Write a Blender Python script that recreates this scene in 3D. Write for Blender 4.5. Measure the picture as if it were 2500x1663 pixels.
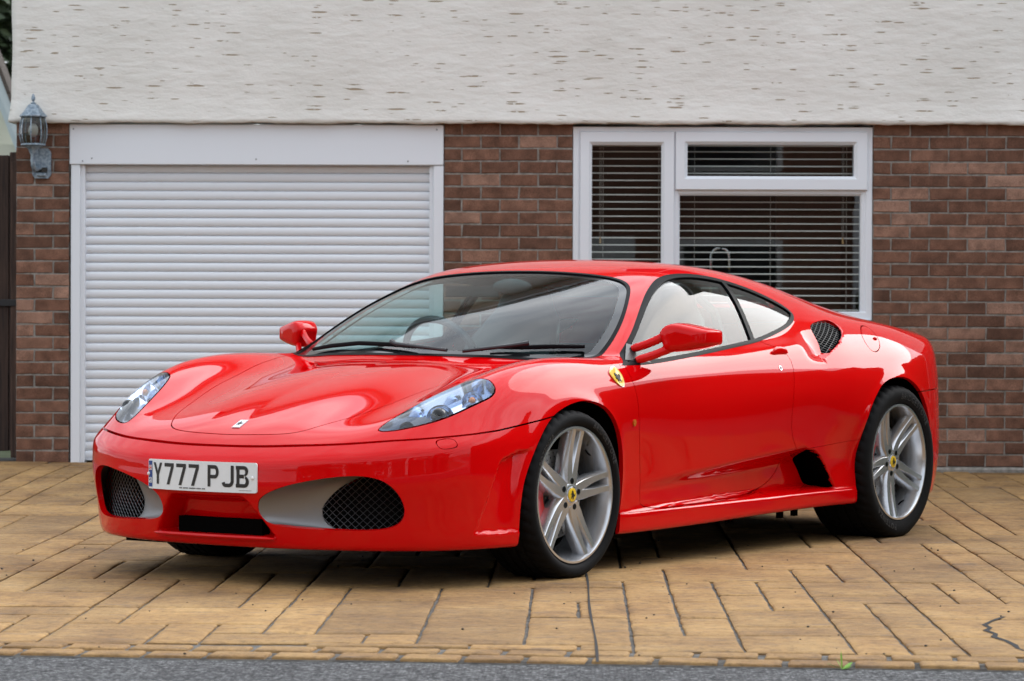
import bpy, math, random, time
import numpy as np
from mathutils import Matrix, Vector
_T0 = time.time()
for o in list(bpy.data.objects): bpy.data.objects.remove(o, do_unlink=True)
scene = bpy.context.scene
COL = scene.collection
rng = random.Random(7)

# ------------------------------------------------------------------ camera
# metres; x runs along the house front, the brick face is y = 0, the viewer stands at y = -18.2
cam_data = bpy.data.cameras.new('camera'); cam = bpy.data.objects.new('camera', cam_data); COL.objects.link(cam)
cam_data.sensor_width = 36.0; cam_data.lens = 108.17; cam_data.clip_start = 0.5; cam_data.clip_end = 400
_p = math.atan(86.5 / 7512); _r = math.radians(0.2); _a = math.radians(1.2)
_fw = np.array([0, math.cos(_p), -math.sin(_p)]); _dn = np.array([0, -math.sin(_p), -math.cos(_p)]); _rt = np.array([1., 0, 0])
_r2 = math.cos(_r) * _rt - math.sin(_r) * _dn; _d2 = math.sin(_r) * _rt + math.cos(_r) * _dn
_R = np.array([[math.cos(_a), -math.sin(_a), 0], [math.sin(_a), math.cos(_a), 0], [0, 0, 1]])
_X, _Y, _Z = _R @ _r2, _R @ -_d2, _R @ -_fw
cam.matrix_world = Matrix([[_X[0], _Y[0], _Z[0], 0.0], [_X[1], _Y[1], _Z[1], -18.206], [_X[2], _Y[2], _Z[2], 1.027], [0, 0, 0, 1]])
cam_data.dof.use_dof = True; cam_data.dof.focus_distance = 12.2; cam_data.dof.aperture_fstop = 7.1
scene.camera = cam
cy_ = scene.cycles; cy_.max_bounces = 7; cy_.diffuse_bounces = 3; cy_.glossy_bounces = 4; cy_.transmission_bounces = 4; cy_.transparent_max_bounces = 12; cy_.caustics_reflective = False; cy_.caustics_refractive = False; cy_.use_adaptive_sampling = True; cy_.adaptive_threshold = .02; cy_.use_denoising = True

# ------------------------------------------------------------------ sky, sun, exposure (bright overcast day)
SUN_EL, SUN_ROT = math.radians(36), math.radians(50)
world = bpy.data.worlds.new('World'); scene.world = world; world.use_nodes = True
wt = world.node_tree; wn = wt.nodes; bg = wn['Background']
sky = wn.new('ShaderNodeTexSky'); sky.sky_type = 'NISHITA'; sky.sun_disc = False
sky.sun_elevation = SUN_EL; sky.sun_rotation = SUN_ROT; sky.air_density = 1.0; sky.dust_density = 2.0; sky.ozone_density = 1.0
tc = wn.new('ShaderNodeTexCoord'); mp = wn.new('ShaderNodeMapping'); mp.inputs['Scale'].default_value = (1, 1, 2.6)
ns = wn.new('ShaderNodeTexNoise'); ns.inputs['Scale'].default_value = 2.3; ns.inputs['Detail'].default_value = 7; ns.inputs['Roughness'].default_value = .55
cr = wn.new('ShaderNodeValToRGB'); cr.color_ramp.elements[0].position = .36; cr.color_ramp.elements[1].position = .56
cr.color_ramp.elements[0].color = (.55, .55, .55, 1); cr.color_ramp.elements[1].color = (1, 1, 1, 1)
ns2 = wn.new('ShaderNodeTexNoise'); ns2.inputs['Scale'].default_value = 5; ns2.inputs['Detail'].default_value = 6
cr2 = wn.new('ShaderNodeValToRGB'); cr2.color_ramp.elements[0].position = .3; cr2.color_ramp.elements[1].position = .75
cr2.color_ramp.elements[0].color = (5.6, 6.1, 6.9, 1); cr2.color_ramp.elements[1].color = (10.5, 10.8, 11.2, 1)
mx = wn.new('ShaderNodeMix'); mx.data_type = 'RGBA'
wt.links.new(tc.outputs['Generated'], mp.inputs['Vector']); wt.links.new(mp.outputs[0], ns.inputs['Vector']); wt.links.new(mp.outputs[0], ns2.inputs['Vector'])
wt.links.new(ns.outputs['Fac'], cr.inputs[0]); wt.links.new(ns2.outputs['Fac'], cr2.inputs[0])
# cloud is brighter where the veiled sun stands behind it
vd = wn.new('ShaderNodeVectorMath'); vd.operation = 'DOT_PRODUCT'; vd.inputs[1].default_value = (math.sin(SUN_ROT) * math.cos(SUN_EL), math.cos(SUN_ROT) * math.cos(SUN_EL), math.sin(SUN_EL))
gl = wn.new('ShaderNodeMapRange'); gl.interpolation_type = 'SMOOTHERSTEP'; gl.inputs['From Min'].default_value = .2; gl.inputs['From Max'].default_value = 1.0; gl.inputs['To Min'].default_value = 1.0; gl.inputs['To Max'].default_value = 2.2
cs = wn.new('ShaderNodeVectorMath'); cs.operation = 'SCALE'
wt.links.new(tc.outputs['Generated'], vd.inputs[0]); wt.links.new(vd.outputs['Value'], gl.inputs['Value']); wt.links.new(cr2.outputs[0], cs.inputs[0]); wt.links.new(gl.outputs[0], cs.inputs['Scale'])
wt.links.new(cr.outputs[0], mx.inputs[0]); wt.links.new(sky.outputs[0], mx.inputs[6]); wt.links.new(cs.outputs[0], mx.inputs[7])
wt.links.new(mx.outputs[2], bg.inputs['Color']); bg.inputs['Strength'].default_value = 0.12
sun_d = bpy.data.lights.new('sun', 'SUN'); sun = bpy.data.objects.new('sun', sun_d); COL.objects.link(sun)
sun_d.energy = 1.0; sun_d.angle = math.radians(38); sun_d.color = (1, .98, .95)
_az = SUN_ROT
_dir = Vector((math.sin(_az) * math.cos(SUN_EL), math.cos(_az) * math.cos(SUN_EL), math.sin(SUN_EL)))
sun.rotation_euler = _dir.to_track_quat('Z', 'Y').to_euler(); sun.location = (0, -10, 20)
vs = scene.view_settings; vs.view_transform = 'Standard'; vs.look = 'None'; vs.exposure = 0.5; vs.gamma = 1.0; vs.use_curve_mapping = False

# ------------------------------------------------------------------ materials
MAT = {}
def nodes_of(m): return m.node_tree.nodes, m.node_tree.links
def mat(name, color, rough=.5, metal=0., coat=0., coat_rough=.03, spec=.5, **kw):
    m = bpy.data.materials.new(name); m.use_nodes = True; b = m.node_tree.nodes['Principled BSDF']
    b.inputs['Base Color'].default_value = (*color, 1); b.inputs['Roughness'].default_value = rough; b.inputs['Metallic'].default_value = metal
    b.inputs['Coat Weight'].default_value = coat; b.inputs['Coat Roughness'].default_value = coat_rough; b.inputs['Specular IOR Level'].default_value = spec
    MAT[name] = m; return m
def noise_color(m, c1, c2, scale=8, detail=4, lo=.35, hi=.65, stretch=(1, 1, 1), coord='Object', rand=0.):
    n, l = nodes_of(m); b = n['Principled BSDF']
    tc = n.new('ShaderNodeTexCoord'); mp = n.new('ShaderNodeMapping'); mp.inputs['Scale'].default_value = stretch
    t = n.new('ShaderNodeTexNoise'); t.inputs['Scale'].default_value = scale; t.inputs['Detail'].default_value = detail
    r = n.new('ShaderNodeValToRGB'); r.color_ramp.elements[0].position = lo; r.color_ramp.elements[1].position = hi
    r.color_ramp.elements[0].color = (*c1, 1); r.color_ramp.elements[1].color = (*c2, 1)
    l.new(tc.outputs[coord], mp.inputs[0]); l.new(mp.outputs[0], t.inputs['Vector']); l.new(t.outputs['Fac'], r.inputs[0])
    out = r.outputs[0]
    if rand:
        oi = n.new('ShaderNodeObjectInfo'); ad = n.new('ShaderNodeVectorMath'); ad.operation = 'ADD'
        sc_ = n.new('ShaderNodeMath'); sc_.operation = 'MULTIPLY'; sc_.inputs[1].default_value = 37.0
        l.new(oi.outputs['Random'], sc_.inputs[0]); l.new(mp.outputs[0], ad.inputs[0]); l.new(sc_.outputs[0], ad.inputs[1]); l.new(ad.outputs[0], t.inputs['Vector'])
        mr = n.new('ShaderNodeMapRange'); mr.inputs['To Min'].default_value = 1 - rand; mr.inputs['To Max'].default_value = 1 + rand
        l.new(oi.outputs['Random'], mr.inputs['Value'])
        vm = n.new('ShaderNodeVectorMath'); vm.operation = 'SCALE'; l.new(out, vm.inputs[0]); l.new(mr.outputs[0], vm.inputs['Scale']); out = vm.outputs[0]
    l.new(out, b.inputs['Base Color']); return out
def bump(m, scale=40, strength=.3, dist=.01, detail=5, stretch=(1, 1, 1), coord='Object', kind='noise', feature='F1'):
    n, l = nodes_of(m); b = n['Principled BSDF']
    tc = n.new('ShaderNodeTexCoord'); mp = n.new('ShaderNodeMapping'); mp.inputs['Scale'].default_value = stretch
    if kind == 'noise':
        t = n.new('ShaderNodeTexNoise'); t.inputs['Scale'].default_value = scale; t.inputs['Detail'].default_value = detail; o = t.outputs['Fac']
    else:
        t = n.new('ShaderNodeTexVoronoi'); t.inputs['Scale'].default_value = scale; t.feature = feature; o = t.outputs['Distance']
    bp = n.new('ShaderNodeBump'); bp.inputs['Strength'].default_value = strength; bp.inputs['Distance'].default_value = dist
    l.new(tc.outputs[coord], mp.inputs[0]); l.new(mp.outputs[0], t.inputs['Vector']); l.new(o, bp.inputs['Height'])
    prev = b.inputs['Normal'].links[0].from_socket if b.inputs['Normal'].links else None
    if prev: l.new(prev, bp.inputs['Normal'])
    l.new(bp.outputs[0], b.inputs['Normal']); return t
def glass(name, tint, ior=1.5, rough=0.0, refl=1.0):
    m = bpy.data.materials.new(name); m.use_nodes = True; n, l = nodes_of(m); n.remove(n['Principled BSDF'])
    tr = n.new('ShaderNodeBsdfTransparent'); tr.inputs[0].default_value = (*tint, 1)
    gl = n.new('ShaderNodeBsdfGlossy'); gl.inputs['Roughness'].default_value = rough; gl.inputs[0].default_value = (refl, refl, refl, 1)
    fr = n.new('ShaderNodeFresnel'); ge = n.new('ShaderNodeNewGeometry'); mi = n.new('ShaderNodeMix'); mi.inputs[2].default_value = ior; mi.inputs[3].default_value = 1 / ior  # a thin pane reflects alike from both sides
    l.new(ge.outputs['Backfacing'], mi.inputs[0]); l.new(mi.outputs[0], fr.inputs[0]); mxs = n.new('ShaderNodeMixShader')
    l.new(fr.outputs[0], mxs.inputs[0]); l.new(tr.outputs[0], mxs.inputs[1]); l.new(gl.outputs[0], mxs.inputs[2]); l.new(mxs.outputs[0], n['Material Output'].inputs[0])
    MAT[name] = m; return m

# ------------------------------------------------------------------ mesh helpers
def mesh_obj(name, V, F, material, parent=None, smooth=False, normals=None, loc=None, rotz=0., link=True):
    me = bpy.data.meshes.new(name)
    V = np.asarray(V, float); me.from_pydata(V.tolist(), [], [list(map(int, f)) for f in F])
    if isinstance(material, (list, tuple)):
        for m_ in material: me.materials.append(MAT[m_])
    else: me.materials.append(MAT[material])
    if smooth: me.shade_smooth()
    if normals is not None: me.shade_smooth(); me.normals_split_custom_set_from_vertices(np.asarray(normals).tolist())
    me.update()
    o = bpy.data.objects.new(name, me)
    if parent is not None: o.parent = parent
    if loc is not None: o.location = loc
    if rotz: o.rotation_euler = (0, 0, rotz)
    COL.objects.link(o); return o
def empty(name, loc=(0, 0, 0), rotz=0.):
    o = bpy.data.objects.new(name, None); o.location = loc; o.rotation_euler = (0, 0, rotz); o.empty_display_size = .2; COL.objects.link(o); return o
def tag(o, label=None, cat=None, group=None, kind=None):
    if label: o['label'] = label
    if cat: o['category'] = cat
    if group: o['group'] = group
    if kind: o['kind'] = kind
    return o
class MB:
    "collects primitive shapes into one mesh"
    def __init__(s): s.V = []; s.F = []; s.M = []
    def add(s, V, F, m=0):
        b = len(s.V); s.V += [tuple(map(float, v)) for v in V]; s.F += [tuple(int(i) + b for i in f) for f in F]; s.M += [m] * len(F); return s
    def box(s, x0, x1, y0, y1, z0, z1, bev=0., m=0):
        if bev <= 0:
            V = [(x, y, z) for x in (x0, x1) for y in (y0, y1) for z in (z0, z1)]
            return s.add(V, [(0, 1, 3, 2), (4, 6, 7, 5), (0, 4, 5, 1), (2, 3, 7, 6), (0, 2, 6, 4), (1, 5, 7, 3)], m)
        V = []; idx = {}
        lo = (x0, y0, z0); hi = (x1, y1, z1)
        for c in [(i, j, k) for i in (0, 1) for j in (0, 1) for k in (0, 1)]:
            for ax in range(3):
                p = [(lo[d] if c[d] == 0 else hi[d]) + (0 if d == ax else (bev if c[d] == 0 else -bev)) for d in range(3)]
                idx[c, ax] = len(V); V.append(p)
        F = []
        for ax in range(3):
            u, v = (ax + 1) % 3, (ax + 2) % 3
            for sd in (0, 1):
                q = []
                for a, b in ((0, 0), (1, 0), (1, 1), (0, 1)):
                    c = [0, 0, 0]; c[ax] = sd; c[u] = a; c[v] = b; q.append(idx[tuple(c), ax])
                F.append(q if sd else q[::-1])
        for ax in range(3):
            u, v = (ax + 1) % 3, (ax + 2) % 3
            for a in (0, 1):
                for b in (0, 1):
                    c0 = [0, 0, 0]; c1 = [0, 0, 0]; c1[ax] = 1
                    for c in (c0, c1): c[u] = a; c[v] = b
                    q = [idx[tuple(c0), u], idx[tuple(c1), u], idx[tuple(c1), v], idx[tuple(c0), v]]
                    F.append(q if (a ^ b) else q[::-1])
        for c in [(i, j, k) for i in (0, 1) for j in (0, 1) for k in (0, 1)]:
            q = [idx[c, 0], idx[c, 1], idx[c, 2]]; F.append(q if sum(c) % 2 else q[::-1])
        return s.add(V, F, m)
    def tube(s, pts, r, n=8, m=0, cap=True, squash=None):
        pts = np.asarray(pts, float); r = np.broadcast_to(np.asarray(r, float), (len(pts),)); V = []; F = []
        t = np.gradient(pts, axis=0); t /= np.linalg.norm(t, axis=1, keepdims=True)
        up = np.array([0, 0, 1.]) if abs(t[0][2]) < .9 else np.array([1., 0, 0])
        for i, p in enumerate(pts):
            a = np.cross(t[i], up); a /= np.linalg.norm(a); b = np.cross(a, t[i])
            for k in range(n):
                w = 2 * math.pi * k / n; V.append(p + r[i] * (math.cos(w) * a * (squash or 1) + math.sin(w) * b))
        for i in range(len(pts) - 1):
            for k in range(n): F.append((i * n + k, (i + 1) * n + k, (i + 1) * n + (k + 1) % n, i * n + (k + 1) % n))
        if cap: F.append(tuple(range(n))); F.append(tuple(range((len(pts) - 1) * n, len(pts) * n))[::-1])
        return s.add(V, F, m)
    def lathe(s, prof, axis='z', n=32, c=(0, 0, 0), m=0, close=False, a0=0., a1=2 * math.pi):
        V = []; F = []; k = len(prof); full = abs(a1 - a0) > 6.28; nn = n if full else n + 1
        for i in range(nn):
            w = a0 + (a1 - a0) * i / n
            for r, h in prof:
                p = (r * math.cos(w), r * math.sin(w), h) if axis == 'z' else ((r * math.cos(w), h, r * math.sin(w)) if axis == 'y' else (h, r * math.cos(w), r * math.sin(w)))
                V.append([p[d] + c[d] for d in range(3)])
        for i in range(n if full else n):
            j = (i + 1) % nn
            for q in range(k - 1 if not close else k):
                q2 = (q + 1) % k; f = (i * k + q, j * k + q, j * k + q2, i * k + q2); F.append(f if axis != 'y' else f[::-1])
        return s.add(V, F, m)
    def prism(s, poly, axis, h0, h1, m=0):
        n = len(poly)
        def P(a, b, h): return {'x': (h, a, b), 'y': (a, h, b), 'z': (a, b, h)}[axis]
        V = [P(a, b, h0) for a, b in poly] + [P(a, b, h1) for a, b in poly]
        F = [tuple(range(n)), tuple(range(n, 2 * n))[::-1]] + [(i, i + n, (i + 1) % n + n, (i + 1) % n) for i in range(n)]
        return s.add(V, F, m)
    def sphere(s, c, r, n=16, m=0, sq=(1, 1, 1)):
        V = [(c[0], c[1], c[2] - r * sq[2])]; F = []; k = n // 2
        for i in range(1, k):
            t = -math.pi / 2 + math.pi * i / k
            for j in range(n):
                w = 2 * math.pi * j / n; V.append((c[0] + r * sq[0] * math.cos(t) * math.cos(w), c[1] + r * sq[1] * math.cos(t) * math.sin(w), c[2] + r * sq[2] * math.sin(t)))
        V.append((c[0], c[1], c[2] + r * sq[2])); L = len(V) - 1
        for j in range(n): F.append((0, 1 + (j + 1) % n, 1 + j)); F.append((L, L - n + j, L - n + (j + 1) % n))
        for i in range(k - 2):
            for j in range(n): a = 1 + i * n; F.append((a + j, a + (j + 1) % n, a + n + (j + 1) % n, a + n + j))
        return s.add(V, F, m)
    def build(s, name, material, parent=None, smooth=False, loc=None, rotz=0., auto=None):
        o = mesh_obj(name, s.V, s.F, material, parent, smooth, None, loc, rotz)
        if any(s.M): o.data.polygons.foreach_set('material_index', s.M)
        if auto is not None:
            o.data.shade_smooth()
            try: o.data.set_sharp_from_angle(angle=math.radians(auto))
            except Exception: pass
        return o
def fix_normals(o):
    import bmesh
    bm = bmesh.new(); bm.from_mesh(o.data); bmesh.ops.recalc_face_normals(bm, faces=bm.faces); bm.to_mesh(o.data); bm.free(); return o

# ---------- smooth tables from sparse control nets ----------
def akima(xk,yk,x):
    xk=np.asarray(xk,float); yk=np.asarray(yk,float)
    m=np.diff(yk,axis=0)/np.diff(xk)[:,None]
    m=np.vstack([3*m[:1]-2*m[1:2] if len(m)>1 else m[:1],2*m[:1]-m[1:2] if len(m)>1 else m[:1],m,2*m[-1:]-m[-2:-1],3*m[-1:]-2*m[-2:-1]])
    w1=np.abs(m[3:]-m[2:-1])+1e-4; w2=np.abs(m[1:-2]-m[:-3])+1e-4
    t=(w1*m[1:-2]+w2*m[2:-1])/(w1+w2)
    i=np.clip(np.searchsorted(xk,x)-1,0,len(xk)-2); hh=(xk[i+1]-xk[i]); s=((np.clip(x,xk[0],xk[-1])-xk[i])/hh)[:,None]; hh=hh[:,None]
    return (yk[i]*(1+2*s)*(1-s)**2+t[i]*hh*s*(1-s)**2+yk[i+1]*s*s*(3-2*s)+t[i+1]*hh*s*s*(s-1))
def blur(A,sig,ax):
    if sig<=0: return A
    r=int(np.ceil(3*sig)); k=np.exp(-.5*(np.arange(-r,r+1)/sig)**2); k/=k.sum()
    A=np.moveaxis(A,ax,0)
    n=A.shape[0]
    # linear-extrapolating pad
    P0=A[:1]+(A[:1]-A[1:2])*np.arange(r,0,-1).reshape((-1,)+(1,)*(A.ndim-1)); P1=A[-1:]+(A[-1:]-A[-2:-1])*np.arange(1,r+1).reshape((-1,)+(1,)*(A.ndim-1))
    B=np.concatenate([P0,A,P1],0); o=np.zeros_like(A)
    for j,kk in enumerate(k): o+=kk*B[j:j+n]
    return np.moveaxis(o,0,ax)
FAST=[False]
class Tab:
    def __init__(s,a,b,net,da=.01,db=.01,sa=.04,sb=.03,mode='ak'):
        a=np.asarray(a,float); b=np.asarray(b,float); net=np.asarray(net,float)
        s.a0,s.b0,s.da,s.db=a[0],b[0],da,db
        ga=np.arange(a[0],a[-1]+da/2,da); gb=np.arange(b[0],b[-1]+db/2,db)
        M=akima(a,net,ga); M=akima(b,M.T.copy(),gb).T
        s.M=np.ascontiguousarray(blur(blur(M,sa/da,0),sb/db,1))
        ga_,gb_=np.gradient(s.M,da,db); s.L=np.ascontiguousarray(1/np.sqrt(1+ga_**2+gb_**2))
    def lin(s,A,x,y):
        u=np.clip((x-s.a0)/s.da,0,A.shape[0]-1.001); v=np.clip((y-s.b0)/s.db,0,A.shape[1]-1.001)
        i=u.astype(np.int32); j=v.astype(np.int32); p=u-i; q=v-j; n=A.shape[1]; R=A.ravel(); k=i*n+j
        return (R[k]*(1-q)+R[k+1]*q)*(1-p)+(R[k+n]*(1-q)+R[k+n+1]*q)*p
    def nrm(s,x,y): return s.lin(s.L,x,y)
    def __call__(s,x,y):
        if FAST[0]: return s.lin(s.M,x,y)
        u=np.clip((x-s.a0)/s.da,1.001,s.M.shape[0]-2.001); v=np.clip((y-s.b0)/s.db,1.001,s.M.shape[1]-2.001)
        i=u.astype(int); j=v.astype(int); p=u-i; q=v-j
        R=s.M.ravel(); nn=s.M.shape[1]; k0=(i-1)*nn+j-1
        def w(t): return [((-t+2)*t-1)*t/2,((3*t-5)*t*t+2)/2,((-3*t+4)*t+1)*t/2,(t-1)*t*t/2]
        wp=w(p); wq=w(q); r=0
        for A in range(4):
            rr=0
            for B in range(4): rr=rr+wq[B]*R[k0+A*nn+B]
            r=r+wp[A]*rr
        return r
def smax(a,b,k):
    h=np.maximum(k-np.abs(a-b),0)/k; return np.maximum(a,b)+h*h*k*.25
def smin(a,b,k): return -smax(-a,-b,k)
def step(x,a,b):
    t=np.clip((x-a)/(b-a),0,1); return t*t*t*(t*(6*t-15)+10)
# ---------- lower body ----------
Tx=[-1.2,-1.1,-1.0,-.9,-.8,-.7,-.6,-.4,-.2,0,.2,.4,.6,1.0,1.5,2.0,2.3,2.6,2.9,3.2,3.4,3.6]
Ty=[0,.2,.35,.5,.6,.7,.8,.87,.93,1.0]
Tn=[
[0.36,0.36,0.36,0.36,0.36,0.35,0.33,0.3,0.27,0.2],
[0.43,0.43,0.43,0.43,0.42,0.41,0.38,0.35,0.32,0.26],
[0.5,0.499,0.495,0.49,0.48,0.465,0.44,0.41,0.38,0.32],
[0.557,0.556,0.548,0.54,0.53,0.522,0.505,0.475,0.44,0.38],
[0.604,0.602,0.588,0.577,0.573,0.577,0.567,0.54,0.5,0.43],
[0.643,0.641,0.62,0.607,0.616,0.63,0.628,0.598,0.54,0.46],
[0.676,0.674,0.65,0.637,0.652,0.68,0.684,0.648,0.585,0.49],
[0.727,0.724,0.706,0.698,0.71,0.74,0.757,0.722,0.645,0.52],
[0.765,0.762,0.746,0.741,0.757,0.789,0.806,0.772,0.69,0.56],
[0.793,0.79,0.777,0.773,0.789,0.817,0.828,0.79,0.712,0.58],
[0.815,0.812,0.8,0.795,0.802,0.822,0.829,0.797,0.725,0.59],
[0.826,0.824,0.816,0.808,0.809,0.82,0.824,0.797,0.735,0.6],
[0.835,0.832,0.825,0.82,0.82,0.826,0.828,0.805,0.745,0.62],
[0.84,0.84,0.835,0.83,0.83,0.835,0.838,0.815,0.76,0.64],
[0.9,0.89,0.88,0.87,0.86,0.862,0.868,0.842,0.785,0.66],
[0.97,0.96,0.95,0.94,0.93,0.92,0.905,0.868,0.805,0.69],
[0.98,0.98,0.975,0.968,0.965,0.962,0.925,0.878,0.82,0.7],
[0.95,0.95,0.948,0.945,0.95,0.958,0.935,0.885,0.82,0.7],
[0.93,0.93,0.93,0.93,0.935,0.94,0.914,0.865,0.8,0.67],
[0.915,0.915,0.915,0.914,0.91,0.9,0.868,0.82,0.755,0.62],
[0.9,0.9,0.9,0.895,0.885,0.866,0.828,0.775,0.7,0.58],
[0.9,0.9,0.9,0.895,0.88,0.855,0.8,0.74,0.65,0.52]]
TT=Tab(Tx,Ty,Tn,sa=.07,sb=.034)
Sx=[-1.2,-.8,-.4,-.1,.15,.4,.6,.9,1.3,1.7,2.0,2.2,2.5,2.8,3.0,3.2,3.6]
Sz=[.05,.15,.22,.30,.38,.46,.54,.62,.70,.78,.86,.95,1.05]
Sn=[
[.95]*13,
[.94,.95,.955,.955,.955,.955,.95,.94,.93,.90,.85,.78,.7],
[.93,.94,.945,.945,.945,.945,.94,.932,.92,.90,.86,.80,.7],
[.92,.93,.935,.938,.94,.94,.938,.932,.918,.89,.85,.80,.7],
[.90,.91,.915,.92,.925,.928,.93,.928,.915,.89,.85,.80,.7],
[.87,.885,.886,.888,.893,.902,.912,.918,.908,.885,.85,.80,.7],
[.87,.885,.885,.886,.890,.897,.906,.913,.905,.883,.85,.80,.7],
[.87,.885,.885,.886,.890,.897,.906,.912,.904,.884,.85,.80,.7],
[.87,.885,.885,.887,.892,.900,.910,.917,.911,.89,.86,.81,.7],
[.87,.888,.889,.892,.897,.906,.917,.927,.922,.90,.865,.82,.7],
[.88,.895,.898,.902,.908,.917,.929,.939,.935,.912,.873,.82,.7],
[.90,.91,.91,.90,.90,.925,.945,.952,.945,.92,.88,.82,.7],
[.93,.94,.945,.95,.955,.958,.962,.962,.952,.927,.885,.82,.7],
[.93,.94,.945,.95,.955,.957,.958,.955,.943,.918,.875,.80,.7],
[.90,.91,.92,.925,.93,.932,.93,.925,.91,.885,.845,.78,.68],
[.84,.86,.87,.875,.88,.88,.878,.87,.86,.84,.81,.75,.65],
[.70,.72,.73,.74,.74,.74,.74,.74,.73,.72,.70,.66,.6]]
SS=Tab(Sx,Sz,Sn,sa=.06,sb=.02)
Ny=[0,.2,.35,.5,.6,.7,.77,.83,.88,.92,.95,.98,1.05]
n_lo=[-.985,-.975,-.955,-.915,-.875,-.815,-.76,-.69,-.6,-.49,-.36,-.15,.3]
n_md=[-1.04,-1.03,-1.007,-.965,-.92,-.857,-.80,-.735,-.655,-.55,-.41,-.2,.3]
n_cr=[-1.035,-1.025,-1.002,-.96,-.918,-.86,-.81,-.75,-.665,-.54,-.385,-.17,.3]
n_up=[-1.00,-.992,-.97,-.925,-.885,-.828,-.773,-.70,-.585,-.44,-.28,-.05,.4]
n_tp=[-.8,-.79,-.77,-.74,-.70,-.63,-.56,-.46,-.32,-.16,0,.2,.6]
n_s=[a+d for a,d in zip(n_md,[.043,.044,.045,.046,.047,.048,.050,.053,.058,.064,.072,.08,.08])]
n_u=[a+d for a,d in zip(n_s,[.055,.055,.055,.056,.058,.062,.068,.075,.085,.095,.11,.12,.12])]
Nz=[.05,.14,.24,.34,.42,.452,.50,.555,.64,.78]
Nn=np.array([[v+.06 for v in n_lo],n_lo,[a*.55+b*.45 for a,b in zip(n_lo,n_md)],n_md,n_md,[v+.003 for v in n_md],n_s,n_u,[v+.11 for v in n_u],[v+.35 for v in n_u]]).T
NN=Tab(Ny,Nz,Nn,sa=.03,sb=.009)
Ry=[0,.3,.5,.65,.75,.82,.87,.91,.94,.97,1.0,1.05]
r_md=[3.47,3.462,3.44,3.39,3.32,3.24,3.15,3.04,2.94,2.81,2.64,2.3]
Rz=[.05,.2,.35,.5,.65,.8,.9,1.0]
Rn=np.array([[v-.12 for v in r_md],[v-.05 for v in r_md],r_md,r_md,[v-.005 for v in r_md],[v-.02 for v in r_md],[v-.015 for v in r_md],[v-.02 for v in r_md]]).T
RR=Tab(Ry,Rz,Rn,sa=.03,sb=.03)
XD=[-1.2,-.4,-.1,.45,.7,1.0,1.4,1.8,2.0,2.2,3.6]
def i1(x,xs,ys): return np.interp(x,xs,ys)
def bmp(u,a,b,c,d): return step(u,a,b)*(1-step(u,c,d))
SCZ=[.236,.241,.287,.334,.38,.405,.42,.46]; SCX=[2.10,2.092,2.053,2.008,1.96,1.92,1.85,1.70]
LPZ=[.80,.82,.842,.875,.912,.935,.96,.985]; LPX=[2.0,2.05,2.12,2.215,2.29,2.31,2.305,2.28]
def side_off(x,z):
    # scalloped lower door, sill ledge, arch lips, bumper corner channel, shoulder intake
    d=i1(x,[.45,.6,.8,1.0,1.25,1.5,1.75,1.9,2.03],[0,.006,.017,.033,.057,.082,.103,.113,.12])
    ze=i1(x,[.4,.6,2.1],[.325,.345,.458]); zs=i1(x,[.4,2.1],[.222,.236])
    u=(z-zs)/(ze-zs)
    b=np.where(u>.55,1-step(u,.55,1.02),step(u,-.03,.13))
    ax=i1(z,SCZ,SCX)
    o=-d*b*(1-step(x,ax-.016,ax+.002))
    # sill stands a little proud
    o=o+.012*bmp(z,.10,.13,zs-.012,zs+.006)*bmp(x,.30,.5,2.2,2.3)
    r=np.hypot(x-.01,z-.312); o=o+.009*np.exp(-((r-.365)/.03)**2)*step(z,.2,.4)
    r=np.hypot(x-2.59,z-.333); o=o+.010*np.exp(-((r-.375)/.032)**2)*step(z,.2,.4)
    # channel in the bumper corner ahead of the front wheel
    fx=i1(z,[.19,.25,.35,.45,.5],[-.585,-.56,-.515,-.47,-.42])
    c=bmp(x,fx-.004,fx+.016,fx+.06,-.27)*bmp(z,.188,.205,i1(x,[-.45,-.38,-.28],[.46,.478,.495])-.006,i1(x,[-.45,-.38,-.28],[.46,.478,.495])+.012)
    o=o-.040*c
    # shoulder intake: hollow that deepens backwards and stops at the rear lip
    lip=i1(z,LPZ,LPX)
    q=bmp(z,.775,.822,.945,.985)*step(x,1.83,2.05)*(1-step(x,lip-.016,lip+.002))
    o=o-.055*q
    return o
def lower(x,y,z):
    y=np.abs(y)
    fT=(z-TT(x,y))*TT.nrm(x,y)
    fS=(y-SS(x,z)-side_off(x,z))*SS.nrm(x,z)
    zz=z-i1(y,[0,.3,.67,.84,.9,.97],[0,.004,.025,.045,.06,.09])
    n=NN(y,zz)
    # centre opening under the plate
    hw=.175+.11*np.clip((.325-z)/.15,0,1)
    n=n+.085*bmp(z,.172,.192,.30,.335)*(1-step(y,hw-.035,hw+.012))
    fN=(n-x)*NN.nrm(y,zz)
    fR=(x-RR(y,z))*RR.nrm(y,z)
    fB=.138+.027*step(x,.3,2.4)-z
    f=smax(fS,fN,.06)
    f=smax(f,fT,.05)
    f=smax(f,fR,.07)
    return smax(f,fB,.02)
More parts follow.
